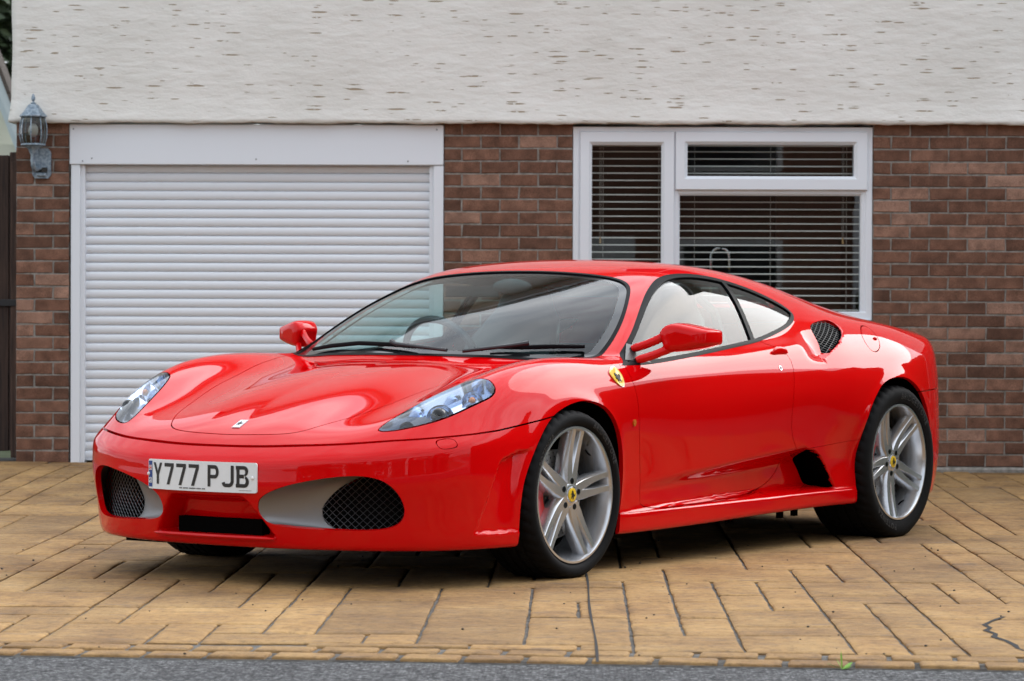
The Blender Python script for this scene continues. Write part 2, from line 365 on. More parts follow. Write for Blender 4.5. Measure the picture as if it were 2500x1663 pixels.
# ---------- greenhouse ----------
Wy=[0,.3,.5,.65,.73,.8,.9]
Wz=[.7,.82,1.0,1.15,1.3]
w82=np.array([.14,.18,.26,.355,.42,.49,.62]); w115=np.array([.84,.87,.94,1.03,1.09,1.16,1.28])
WW=Tab(Wy,Wz,np.array([w82-.19,w82,w82*.49+w115*.51,w115,w115*1.3-.1]).T,sa=.05,sb=.03)
Gx=[.0,.5,.8,1.2,1.6,1.9,2.2,2.5,2.8,3.1,3.5]
rc=[1.02,1.05,1.13,1.212,1.218,1.19,1.145,1.085,1.02,.965,.92]
Gy=[0,.2,.35,.45,.55,.65,.8]
dr=np.array([0,-.003,-.011,-.020,-.037,-.072,-.18])
RF=Tab(Gx,Gy,np.array([[c+d for d in dr] for c in rc]),sa=.07,sb=.03)
gx=[.0,.5,1.0,1.4,1.8,2.1,2.4,2.7,3.0,3.5]
gz=[.7,.83,.92,1.0,1.08,1.15,1.25]
gn=[[.88,.83,.79,.752,.71,.665,.58],
[.88,.83,.79,.752,.71,.665,.58],
[.885,.83,.79,.752,.708,.663,.577],
[.89,.83,.785,.742,.693,.644,.55],
[.89,.83,.778,.725,.668,.612,.52],
[.87,.82,.765,.705,.64,.58,.48],
[.84,.79,.735,.665,.59,.52,.41],
[.80,.76,.70,.62,.53,.45,.34],
[.76,.72,.66,.57,.47,.38,.27],
[.70,.66,.6,.5,.4,.3,.2]]
GG=Tab(gx,gz,gn,sa=.07,sb=.03)
def upper(x,y,z):
    y=np.abs(y)
    fW=(WW(y,z)-x)*WW.nrm(y,z)
    fF=(z-RF(x,y))*RF.nrm(x,y)
    fG=(y-GG(x,z))*GG.nrm(x,z)
    return smax(smax(smax(fW,fG,.035),fF,.08),smax(.62-z,x-3.38,.05),.03)
def body(x,y,z):
    a=lower(x,y,z); b=upper(x,y,z)
    k=.02+.10*step(x,1.7,2.3)
    return smin(a,b,k)
def grad(fn,p,e=.002):
    m=len(p); D=np.concatenate([np.eye(3),-np.eye(3)])*e
    if m<20000:
        f=fn(*(p[None]+D[:,None]).reshape(-1,3).T).reshape(6,m); return ((f[:3]-f[3:])/(2*e)).T.copy()
    g=np.zeros_like(p)
    for i in range(3): g[:,i]=(fn(*(p+D[i]).T)-fn(*(p-D[i]).T))/(2*e)
    return g
def surfnet(fn,x0,x1,y0,y1,z0,z1,h):
    xs=np.arange(x0,x1,h); ys=np.arange(y0,y1,h); zs=np.arange(z0,z1,h)
    F=np.full((len(xs),len(ys),len(zs)),9,np.float32)
    FAST[0]=True; c=6
    def ev(I):
        for a in range(0,len(I),300000):
            J=I[a:a+300000]; F[J[:,0],J[:,1],J[:,2]]=fn(xs[J[:,0]],ys[J[:,1]],zs[J[:,2]])
    def lat(st): return np.stack(np.meshgrid(*[np.arange(0,k,st) for k in F.shape],indexing='ij'),-1).reshape(-1,3)
    I=lat(c); ev(I)
    for st in (3,1):
        f0=F[I[:,0],I[:,1],I[:,2]]; near=I[np.abs(f0)<h*c*1.9]; 
        far=I[np.abs(f0)>=h*c*1.9]
        # fill sign around far samples
        rng=np.arange(-(c//2),c-c//2)
        for a in rng:
            for b in rng:
                for d in rng:
                    J=far+[a,b,d]; m=((J>=0)&(J<F.shape)).all(1); J=J[m]; F[J[:,0],J[:,1],J[:,2]]=np.sign(F[far[m][:,0],far[m][:,1],far[m][:,2]])
        off=np.stack(np.meshgrid(*[np.arange(-(c//2),c-c//2,st)+st//2]*3,indexing='ij'),-1).reshape(-1,3)
        I=(near[:,None]+off[None]).reshape(-1,3); I=I[((I>=0)&(I<F.shape)).all(1)]
        k=(I[:,0]*F.shape[1]+I[:,1])*F.shape[2]+I[:,2]; I=I[np.unique(k,return_index=True)[1]]
        ev(I); c=st
    FAST[0]=False
    S=F<0
    c=np.zeros((len(xs)-1,len(ys)-1,len(zs)-1),np.int8)
    for a in (0,1):
        for b in (0,1):
            for d in (0,1): c+=S[a:len(xs)-1+a,b:len(ys)-1+b,d:len(zs)-1+d]
    act=(c>0)&(c<8)
    idx=-np.ones(act.shape,np.int64); I=np.argwhere(act); idx[act]=np.arange(len(I))
    acc=np.zeros((len(I),3)); cnt=np.zeros(len(I))
    cor=[(a,b,d) for a in (0,1) for b in (0,1) for d in (0,1)]
    for p in cor:
        for ax in range(3):
            if p[ax]: continue
            q=list(p); q[ax]=1
            f0=F[I[:,0]+p[0],I[:,1]+p[1],I[:,2]+p[2]]; f1=F[I[:,0]+q[0],I[:,1]+q[1],I[:,2]+q[2]]
            m=(f0<0)!=(f1<0); t=np.where(m,f0/np.where(m,f0-f1,1),0)
            pos=np.repeat(np.array(p,float)[None],len(I),0); pos[:,ax]+=t
            acc[m]+=pos[m]; cnt[m]+=1
    V=(I+acc/cnt[:,None])*h+np.array([xs[0],ys[0],zs[0]])
    Q=[]
    for ax in range(3):
        A=np.moveaxis(S,ax,0)
        ch=A[:-1]!=A[1:]
        e=np.argwhere(ch)
        e=e[(e[:,1]>0)&(e[:,2]>0)&(e[:,1]<A.shape[1]-1)&(e[:,2]<A.shape[2]-1)]
        sgn=A[e[:,0],e[:,1],e[:,2]]
        J=np.moveaxis(idx,ax,0)
        q=np.stack([J[e[:,0],e[:,1]-1,e[:,2]-1],J[e[:,0],e[:,1],e[:,2]-1],J[e[:,0],e[:,1],e[:,2]],J[e[:,0],e[:,1]-1,e[:,2]]],1)
        fl=sgn if ax!=1 else ~sgn
        q=np.where(fl[:,None],q,q[:,::-1])
        Q.append(q)
    return V,np.vstack(Q)
def project(fn,V,it=3,lim=.01):
    g=grad(fn,V); gg=np.maximum((g*g).sum(1),.05)
    for k in range(it):
        f=fn(*V.T); d=(f/gg)[:,None]*g
        L=np.linalg.norm(d,axis=1,keepdims=True); V=V-d*np.minimum(1,lim/np.maximum(L,1e-9))
    return V
def raycast(o,d,t0,t1,fn=body,n=600):
    t=np.linspace(t0,t1,n); p=o+t[:,None]*d; f=fn(*p.T)
    i=np.argmax(f<0)
    if f[i]>=0: return None
    a,b=t[i-1],t[i]
    for _ in range(40):
        m=(a+b)/2
        if fn(*(o+m*d)[:,None])[0]<0: b=m
        else: a=m
    return o+b*d
# ------------------------------------------------------------------ car: cutting the body shell into panels
def chaikin(p, n=2, closed=True):
    p = np.asarray(p, float)
    for _ in range(n):
        if closed: q = np.roll(p, -1, 0); p = np.stack([p * .75 + q * .25, p * .25 + q * .75], 1).reshape(-1, 2)
        else: q = p[1:]; a = p[:-1]; p = np.vstack([p[:1], np.stack([a * .75 + q * .25, a * .25 + q * .75], 1).reshape(-1, 2), p[-1:]])
    return p
def sdpoly(P, poly):
    P = np.asarray(P); poly = np.asarray(poly); out = np.full(len(P), 9.)
    lo = poly.min(0) - .12; hi = poly.max(0) + .12; I = np.where(((P > lo) & (P < hi)).all(1))[0]; Q = P[I]
    if len(I) == 0: return out
    d = np.full(len(Q), 9.); ins = np.zeros(len(Q), bool)
    for a, b in zip(poly, np.roll(poly, -1, 0)):
        e = b - a; w = Q - a; t = np.clip((w @ e) / max(e @ e, 1e-12), 0, 1); r = w - t[:, None] * e; d = np.minimum(d, (r * r).sum(1))
        c = ((a[1] > Q[:, 1]) != (b[1] > Q[:, 1]))
        if abs(b[1] - a[1]) > 1e-12: ins ^= c & (Q[:, 0] < a[0] + (Q[:, 1] - a[1]) / (b[1] - a[1]) * e[0])
    out[I] = np.where(ins, -1, 1) * np.sqrt(d); return out
def split(V, T, s, mask=None):
    s = np.where(np.abs(s) < 1e-6, 1e-6, s); neg = s < 0; nt = neg[T].sum(1); mix = (nt > 0) & (nt < 3)
    if mask is not None: mix &= mask[T].all(1)
    if not mix.any(): return V, T
    M = T[mix]; ng = neg[M]; lone = np.where(nt[mix] == 1, True, False)
    k = np.where(lone, np.argmax(ng, 1), np.argmax(~ng, 1)); r = np.arange(len(M))
    a, b, c = M[r, k], M[r, (k + 1) % 3], M[r, (k + 2) % 3]
    E = np.concatenate([np.sort(np.stack([a, b], 1), 1), np.sort(np.stack([a, c], 1), 1)])
    key = E[:, 0] * np.int64(len(V)) + E[:, 1]; u, inv = np.unique(key, return_inverse=True); inv = inv.ravel()
    i0, i1_ = u // len(V), u % len(V); t = s[i0] / (s[i0] - s[i1_]); nv = V[i0] + t[:, None] * (V[i1_] - V[i0])
    ab, ac = len(V) + inv[:len(M)], len(V) + inv[len(M):]
    T2 = np.concatenate([T[~mix], np.stack([a, ab, ac], 1), np.stack([ab, b, c], 1), np.stack([ab, c, ac], 1)])
    return np.vstack([V, nv]), T2
def compact(V, T, *att):
    u, inv = np.unique(T, return_inverse=True); return (V[u], inv.reshape(T.shape)) + tuple(a[u] for a in att)
def border_edges(T):
    E = np.concatenate([T[:, [0, 1]], T[:, [1, 2]], T[:, [2, 0]]]); k = np.sort(E, 1); key = k[:, 0] * np.int64(10**7) + k[:, 1]
    _, i, c = np.unique(key, return_index=True, return_counts=True); return E[i[c == 1]]
def flange(V, T, N, depth):
    E = border_edges(T); E = E[~((np.abs(V[E[:, 0], 1]) < 1e-4) & (np.abs(V[E[:, 1], 1]) < 1e-4))]
    if len(E) == 0: return np.zeros((0, 3)), np.zeros((0, 4), int)
    u, inv = np.unique(E, return_inverse=True); inv = inv.reshape(E.shape)
    W = np.vstack([V[u], V[u] - N[u] * depth]); n = len(u)
    return W, np.stack([inv[:, 1], inv[:, 0], inv[:, 0] + n, inv[:, 1] + n], 1)

FL = {  # outlines measured in car space (metres; x rearwards from the front axle, z up, y outwards)
'seam': ([-1.2, -1.0, -.97, -.93, -.85, -.8, -.7, -.644, -.461, -.3, -.184, -.05], [.496, .500, .506, .516, .53, .538, .548, .553, .570, .59, .606, .622]),
'hood': [(-.912, 0), (-.91, .10), (-.90, .20), (-.882, .275), (-.855, .322), (-.815, .353), (-.72, .410), (-.60, .452), (-.40, .505), (-.20, .540), (-.03, .585), (.09, .612), (.25, .665), (.30, .672), (.29, .60), (.225, .45), (.165, .25), (.14, 0)],
'ws': [(.145, 0), (.17, .25), (.23, .45), (.295, .60), (.345, .70), (.395, .742), (.44, .755), (.50, .750), (.58, .737), (.69, .706), (.80, .660), (.915, .600), (.958, .566), (.983, .522), (.990, .46), (.988, .392), (.984, .226), (.985, 0)],
'dlo': [(.43, .792), (.47, .80), (.532, .836), (.659, .909), (.799, .998), (.91, 1.059), (1.0, 1.100), (1.087, 1.133), (1.157, 1.149), (1.234, 1.158), (1.32, 1.161), (1.406, 1.160), (1.544, 1.149), (1.676, 1.128), (1.804, 1.101), (1.924, 1.065), (2.0, 1.036), (2.042, 1.010), (2.045, .986), (2.0, .961), (1.923, .937), (1.791, .910), (1.636, .883), (1.549, .871), (1.41, .858), (1.242, .842), (1.0, .820), (.767, .802), (.612, .793)],
'door': [(.46, .80), (.466, .75), (.472, .70), (.478, .643), (.492, .57), (.508, .50), (.53, .40), (.543, .30), (.548, .2225), (1.0, .2295), (1.4, .239), (1.55, .248), (1.66, .268), (1.74, .303), (1.785, .34), (1.795, .375), (1.762, .412), (1.70, .475), (1.675, .57), (1.681, .663), (1.711, .75), (1.722, .80), (1.705, .838), (1.66, .855), (1.60, .875), (1.575, .93), (1.2, .93), (.6, .835)],
'sill': [(.2, .05), (.2, .2215), (.548, .2195), (1.0, .2265), (1.4, .236), (1.55, .245), (1.66, .265), (1.742, .30), (1.788, .338), (1.799, .376), (1.764, .414), (1.98, .428), (2.35, .452), (2.35, .05)],
'archF': [(-.362, .02), (-.352, .167), (-.343, .335), (-.31, .43), (-.25, .52), (-.159, .607), (-.051, .649), (.072, .670), (.185, .657), (.265, .622), (.33, .56), (.376, .48), (.400, .39), (.400, .27), (.386, .215), (.38, .02)],
'archR': [(2.252, .02), (2.254, .173), (2.256, .40), (2.268, .52), (2.305, .60), (2.389, .675), (2.46, .702), (2.537, .714), (2.62, .714), (2.70, .699), (2.80, .65), (2.88, .58), (2.935, .49), (2.963, .366), (2.969, .244), (2.965, .02)],
'head': [(-.786, .602), (-.75, .601), (-.696, .613), (-.627, .632), (-.559, .652), (-.485, .678), (-.413, .712), (-.383, .745), (-.372, .79), (-.378, .828), (-.394, .850), (-.425, .855), (-.464, .848), (-.519, .832), (-.57, .815), (-.618, .795), (-.651, .777), (-.68, .758), (-.715, .729), (-.745, .697), (-.77, .661), (-.787, .625)],
'grille': [(.229, .295), (.245, .325), (.293, .351), (.366, .376), (.47, .398), (.56, .411), (.625, .413), (.675, .403), (.71, .38), (.732, .345), (.742, .302), (.738, .265), (.722, .238), (.69, .221), (.64, .214), (.56, .213), (.42, .217), (.31, .222), (.255, .234), (.230, .262)],
'intake': [(float(np.interp(z, LPZ, LPX)) - .003, z) for z in (.822, .835, .85, .87, .89, .91, .93, .948, .960)] + [(2.27, .967), (2.20, .963), (2.13, .953), (2.085, .940), (2.066, .92), (2.058, .89), (2.055, .86), (2.046, .836), (2.042, .826)],
'cgrille': [(0, .189), (.150, .189), (.125, .214), (0, .222)],
'scoop': [(float(np.interp(z, SCZ, SCX)) - .002, z) for z in (.242, .26, .287, .31, .334, .36, .38, .395, .408)] + [(1.872, .414), (1.85, .405)] + [(float(np.interp(z, SCZ, SCX)) - w, z) for z, w in ((.385, .075), (.36, .065), (.334, .06), (.30, .06), (.275, .06), (.255, .055), (.243, .035))],
'fuel': [(2.504, .936), (2.55, .942), (2.577, .930), (2.576, .899), (2.553, .862), (2.504, .833), (2.454, .823), (2.424, .836), (2.417, .868), (2.441, .905)],
'washer': [(-.715, .533), (-.70, .541), (-.664, .546), (-.652, .538), (-.656, .518), (-.672, .511), (-.706, .507), (-.718, .513)],
'rearglass': [(2.1, 0), (2.1, .26), (2.15, .31), (2.5, .29), (2.70, .26), (2.74, .2), (2.74, 0)],
}
def half(p): p = list(p); return p + [(a, -b) for a, b in p[::-1] if b > 1e-6]
def half_y(p): p = list(p); return p + [(-a, b) for a, b in p[::-1] if a > 1e-6]
POLY = {k: chaikin(half(v) if k in ('hood', 'ws', 'rearglass') else (half_y(v) if k == 'cgrille' else v), 2 if k != 'cgrille' else 0) for k, v in FL.items() if k != 'seam'}
POLY['sill'] = np.array(FL['sill'], float); POLY['intake'] = chaikin(FL['intake'], 1); POLY['scoop'] = chaikin(FL['scoop'], 1)
def ph(k, ax):  # signed distance function of an outline seen along one axis
    return lambda V: sdpoly(V[:, ax], POLY[k])
XY, XZ, YZ = [0, 1], [0, 2], [1, 2]
seam_phi = lambda V: V[:, 2] - np.interp(V[:, 0], *FL['seam'])
rb_phi = lambda V: V[:, 2] - (.645 + .02 * (V[:, 0] - 2.9))
bp_phi = lambda V: (V[:, 0] - (1.549 + (V[:, 2] - .876) * .205))
pil_phi = lambda V: V[:, 0] - (.452 + (V[:, 1] - .79) * -.25)
CUTS = [
 (ph('archF', XZ), lambda V: V[:, 1] > .45, [0]), (ph('archR', XZ), lambda V: V[:, 1] > .45, [0]),
 (seam_phi, lambda V: (V[:, 0] < -.02) & (V[:, 2] > .42), [-.003, .003]),
 (ph('hood', XY), lambda V: (V[:, 2] > .45) & (V[:, 0] < .5), [-.0022, .0022]),
 (ph('ws', XY), lambda V: V[:, 2] > .74, [-.046, -.015, 0]),
 (ph('head', XY), lambda V: V[:, 2] > .5, [-.0025, .0025]),
 (ph('dlo', XZ), lambda V: (V[:, 1] > .5) & (V[:, 2] > .74), [-.015, 0]),
 (bp_phi, lambda V: (V[:, 1] > .5) & (V[:, 2] > .8) & (np.abs(V[:, 0] - 1.57) < .2), [-.016, .016]),
 (ph('door', XZ), lambda V: V[:, 1] > .5, [-.0017, .0017]),
 (ph('sill', XZ), lambda V: V[:, 1] > .5, [-.0008, .0008]),
 (pil_phi, lambda V: (V[:, 1] > .74) & (V[:, 1] < .9) & (V[:, 2] > .785) & (V[:, 0] < .6), [-.0015, .0015]),
 (ph('grille', YZ), lambda V: V[:, 0] < -.6, [0]),
 (ph('cgrille', YZ), lambda V: V[:, 0] < -.6, [0]),
 (ph('intake', XZ), lambda V: V[:, 1] > .5, [0]), (ph('scoop', XZ), lambda V: V[:, 1] > .5, [0]),
 (ph('fuel', XZ), lambda V: V[:, 1] > .6, [-.002, .002]),
 (rb_phi, lambda V: V[:, 0] > 2.8, [-.0025, .0025]),
 (ph('rearglass', XY), lambda V: V[:, 2] > .85, [0]),
 (ph('washer', XZ), lambda V: (V[:, 1] > .6) & (V[:, 0] < -.5), [-.0012, .0012]),
]
def car_shell(h=.0115):
    V, Q = surfnet(body, -1.15, 3.6, -.03, 1.02, .08, 1.28, h)
    V = project(body, V)
    d1 = np.linalg.norm(V[Q[:, 0]] - V[Q[:, 2]], axis=1); d2 = np.linalg.norm(V[Q[:, 1]] - V[Q[:, 3]], axis=1)
    q = d1 < d2
    T = np.concatenate([Q[q][:, [0, 1, 2]], Q[q][:, [0, 2, 3]], Q[~q][:, [0, 1, 3]], Q[~q][:, [1, 2, 3]]])
    V, T = split(V, T, V[:, 1].copy()); T = T[V[T].mean(1)[:, 1] > 0]; V, T = compact(V, T); V[np.abs(V[:, 1]) < 2e-6, 1] = 0
    for fn, mk, lev in CUTS:
        for L in lev:
            mm = mk(V); I = np.where(mm)[0]; ss = np.full(len(V), 9.); ss[I] = fn(V[I]) - L; V, T = split(V, T, ss, mm)
    N = grad(body, V); N /= np.maximum(np.linalg.norm(N, axis=1, keepdims=True), 1e-9)
    N[np.abs(V[:, 1]) < 1e-5, 1] = 0
    # faces must look outwards
    fn_ = np.cross(V[T[:, 1]] - V[T[:, 0]], V[T[:, 2]] - V[T[:, 0]]); bad = (fn_ * N[T].mean(1)).sum(1) < 0; T[bad] = T[bad][:, ::-1]
    c = V[T].mean(1); cn = N[T].mean(1)
    lab = np.full(len(T), 'shell', dtype='U14')
    x, y, z = c.T
    P = {k: ph(k, a)(c) for k, a in (('archF', XZ), ('archR', XZ), ('hood', XY), ('ws', XY), ('head', XY), ('dlo', XZ), ('door', XZ), ('sill', XZ), ('grille', YZ), ('cgrille', YZ), ('intake', XZ), ('scoop', XZ), ('fuel', XZ), ('rearglass', XY), ('washer', XZ))}
    sm, rb, bp, pil = seam_phi(c), rb_phi(c), bp_phi(c), pil_phi(c); sd = y > .45
    front = (x < .46) & ~((pil > 0) & (z > .785) & (y > .74) & (y < .9)) & (z < .9)
    lab[front] = 'front_panel'
    lab[(x < -.02) & (z < .9) & (sm < 0)] = 'front_bumper'
    lab[(x < -.02) & (z > .42) & (np.abs(sm) < .003)] = 'gap'
    lab[(np.abs(pil) < .0015) & (z > .785) & (y > .74) & (y < .9)] = 'gap'
    m = (P['hood'] < .0022) & (z > .45) & (x < .5); lab[m & (P['hood'] > -.0022)] = 'gap'; lab[m & (P['hood'] < -.0022)] = 'bonnet'
    m = (P['head'] < .0025) & (z > .5) & sd; lab[m] = 'gap'; lab[m & (P['head'] < -.0025)] = 'headlight'
    m = sd & (P['door'] < .0017) & (x > .4); lab[m] = 'gap'; lab[m & (P['door'] < -.0017)] = 'door'
    m = sd & (P['sill'] < .0008) & (P['door'] > .0017) & (x > .3) & (x < 2.4); lab[m] = 'gap'; lab[m & (P['sill'] < -.0008)] = 'sill'
    m = (P['fuel'] < .002) & (y > .6); lab[m] = 'gap'; lab[m & (P['fuel'] < -.002)] = 'fuel_flap'
    m = (x > 2.8) & (rb < .0025) & (y > 0); lab[m] = 'rear_bumper'; lab[m & (rb > -.0025)] = 'gap'
    m = (P['washer'] < .0012) & (y > .6) & (x < -.5); lab[m] = 'gap'; lab[m & (P['washer'] < -.0012)] = 'washer_cover'
    m = (P['ws'] < 0) & (z > .74) & (lab != 'bonnet'); lab[m] = 'ws_seal'; lab[m & (P['ws'] < -.015)] = 'ws_frit'; lab[m & (P['ws'] < -.046)] = 'ws_glass'
    m = (P['rearglass'] < 0) & (z > .85); lab[m] = 'rear_glass'
    m = sd & (P['dlo'] < 0) & (z > .74) & (y > .52); lab[m] = 'trim'
    g = m & (P['dlo'] < -.015); lab[g & (bp < -.016)] = 'door_glass'; lab[g & (bp > .016)] = 'quarter_glass'
    lab[(z < .2) & (cn[:, 2] < -.975)] = 'underbody'
    for k, a in (('archF', sd), ('archR', sd), ('grille', x < -.6), ('cgrille', x < -.6), ('intake', y > .5), ('scoop', y > .5)): lab[(P[k] < 0) & a] = 'gap'
    return V, T, N, lab
CV, CT, CN, CL = car_shell()
print('shell', len(CV), len(CT), round(time.time() - _T0, 1))

# ------------------------------------------------------------------ car materials
m = mat('car_paint', (.62, .0008, .0022), rough=.5, coat=1.0, coat_rough=.012, spec=.0); m.node_tree.nodes['Principled BSDF'].inputs['Coat IOR'].default_value = 1.34
mat('black_rubber', (.006, .006, .007), rough=.35, spec=.04); mat('black_plastic', (.016, .016, .018), rough=.38); mat('deep_black', (.003, .003, .003), rough=1., spec=0.)
mat('gloss_black', (.008, .009, .010), rough=.08); mat('intake_silver', (.24, .24, .245), rough=.42, metal=.55); mat('wire', (.20, .205, .215), rough=.35, metal=.9)
mat('rim_silver', (.62, .635, .66), rough=.25, metal=.82); mat('wire_dark', (.05, .052, .055), rough=.4, metal=.6); mat('disc_metal', (.42, .42, .41), rough=.4, metal=.9); mat('caliper_red', (.65, .008, .010), rough=.3, coat=.5)
mat('badge_yellow', (.78, .52, .02), rough=.3, coat=.6); mat('badge_black', (.01, .01, .01), rough=.4); mat('chrome', (.75, .76, .78), rough=.08, metal=1.)
mat('lamp_silver', (.62, .66, .74), rough=.13, metal=.95); _irid = mat('lamp_coated', (.46, .55, .70), rough=.10, metal=1.); _irid.node_tree.nodes['Principled BSDF'].inputs['Thin Film Thickness'].default_value = 420; _irid.node_tree.nodes['Principled BSDF'].inputs['Thin Film IOR'].default_value = 1.7
mat('lamp_dark', (.06, .07, .09), rough=.15, metal=.7); mat('amber', (.55, .15, .015), rough=.2, coat=.5)
mat('plate_white', (.76, .79, .81), rough=.3, coat=.4); mat('plate_black', (.012, .010, .009), rough=.5); mat('plate_blue', (.01, .045, .22), rough=.35); mat('flag_red', (.55, .03, .03), rough=.4); mat('screw_white', (.8, .8, .8), rough=.35)
mat('cabin_dark', (.040, .043, .046), rough=.55); mat('leather', (.050, .054, .058), rough=.40); mat('tail_red', (.5, .01, .01), rough=.1, coat=1)
tyre = mat('tyre', (.0075, .0075, .008), rough=.72, spec=.1); bump(tyre, 90, .25, .002)
glass('windscreen_glass', (.62, .84, .85), ior=1.34); glass('side_glass', (.66, .78, .76), ior=1.36); glass('lens_glass', (.93, .95, .97), ior=1.42); glass('mirror_like', (.1, .1, .1))

# ------------------------------------------------------------------ car assembly
_th = math.radians(56.4)
car = empty('sports_car', (-.7856, -6.1038, 0), _th)
tag(car, 'glossy red two-door sports car with silver five-spoke wheels parked on the driveway', 'car')
def cobj(name, V, F, material, parent=None, N=None, smooth=False, rootpar=True):
    "car-space geometry (y outwards on the visible side) to an object under the car"
    V = np.asarray(V, float) * [1, -1, 1]; F = [tuple(f)[::-1] for f in F]
    if N is not None: N = np.asarray(N) * [1, -1, 1]
    return mesh_obj(name, V, F, material, parent or (car if rootpar else None), smooth, N)
def cmb(mb, name, material, parent=None, side=1, auto=35):
    V = np.asarray(mb.V) * [1, side, 1]; F = mb.F if side > 0 else [f[::-1] for f in mb.F]
    o = cobj(name, V, F, material, parent)
    if any(mb.M): o.data.polygons.foreach_set('material_index', mb.M)
    if auto is not None:
        o.data.shade_smooth(); o.data.set_sharp_from_angle(angle=math.radians(auto))
    return o
def patch(label, off=0.):
    k = CL == label if isinstance(label, str) else np.isin(CL, label)
    V, T, N = compact(CV, CT[k], CN); return V + N * off, T, N
def panel(name, label, material, parent=None, both=False, depth=.016, off=0., wall=None):
    "one body panel, or a left and a right one; both=True joins the two halves across the centre line"
    V, T, N = patch(label, off); W, E = flange(V, T, N, depth) if depth else (np.zeros((0, 3)), np.zeros((0, 4), int))
    def arr(s):
        F = T.tolist() if s > 0 else T[:, ::-1].tolist(); G = (E + len(V)); G = G.tolist() if s > 0 else G[:, ::-1].tolist()
        VV = np.vstack([V, W]) * [1, s, 1]; NN_ = N * [1, s, 1]
        if len(W):
            n = len(W) // 2; k = np.zeros((len(W), 3))
            a, b, c_ = W[E[:, 0]], W[E[:, 1]], W[E[:, 2]]; fnn = np.cross(b - a, c_ - a)
            for j in range(4): np.add.at(k, E[:, j], fnn)
            k /= np.maximum(np.linalg.norm(k, axis=1, keepdims=True), 1e-12); NN_ = np.vstack([NN_, k * [1, s, 1]])
        return VV, F + G, NN_
    if both:
        A, B_ = arr(1), arr(-1); n = len(A[0])
        return cobj(name, np.vstack([A[0], B_[0]]), A[1] + [[i + n for i in f] for f in B_[1]], material, parent, np.vstack([A[2], B_[2]]))
    out = []
    for s in (1, -1):
        A = arr(s); out.append(cobj(name, A[0], A[1], material, parent[0 if s > 0 else 1] if isinstance(parent, list) else parent, A[2]))
    return out
shell = panel('body_shell', 'shell', 'car_paint', both=True)
bumper = panel('front_bumper', 'front_bumper', 'car_paint', both=True, depth=.022)
front_panel = panel('front_wing_panel', 'front_panel', 'car_paint', both=True)
bonnet = panel('bonnet', 'bonnet', 'car_paint', both=True)
rear_bumper = panel('rear_bumper', 'rear_bumper', 'car_paint', both=True)
doors = panel('door', 'door', 'car_paint'); sills = panel('side_skirt', 'sill', 'car_paint')
panel('fuel_flap', 'fuel_flap', 'car_paint', parent=[shell, shell]); panel('washer_cover', 'washer_cover', 'car_paint', parent=[bumper, bumper])
windscreen = panel('windscreen', 'ws_glass', 'windscreen_glass', both=True, depth=0, off=-.004)
panel('windscreen_border', 'ws_frit', 'gloss_black', both=True, depth=.004, off=-.004, parent=windscreen)
panel('windscreen_seal', 'ws_seal', 'black_rubber', both=True, depth=.012, off=.0015, parent=windscreen)
panel('rear_window', 'rear_glass', 'side_glass', both=True, depth=0)
side_glass = panel('door_window', 'door_glass', 'side_glass', depth=0, off=-.006)
panel('quarter_window', 'quarter_glass', 'side_glass', depth=0, off=-.005)
panel('window_trim', 'trim', 'black_rubber', depth=.012, off=.001)
panel('underbody', 'underbody', 'deep_black', both=True, depth=0)
# dark lining behind the outer skin
V, T, N = patch(['shell', 'front_panel', 'door', 'sill', 'trim']); k = V[T].mean(1); keep = (k[:, 2] > .30) & (k[:, 0] > .45) & (k[:, 0] < 1.95); V, T, N = compact(V, T[keep], N); V = V - N * .03
cobj('cabin_lining', np.vstack([V, V * [1, -1, 1]]), T.tolist() + (T[:, ::-1] + len(V)).tolist(), 'cabin_dark', N=np.vstack([-N, -N * [1, -1, 1]]))

def outer_y(x, z):
    ys = np.linspace(1.02, .5, 400); f = body(np.full(400, float(x)), ys, np.full(400, float(z))); i = int(np.argmax(f < 0)); return ys[i]
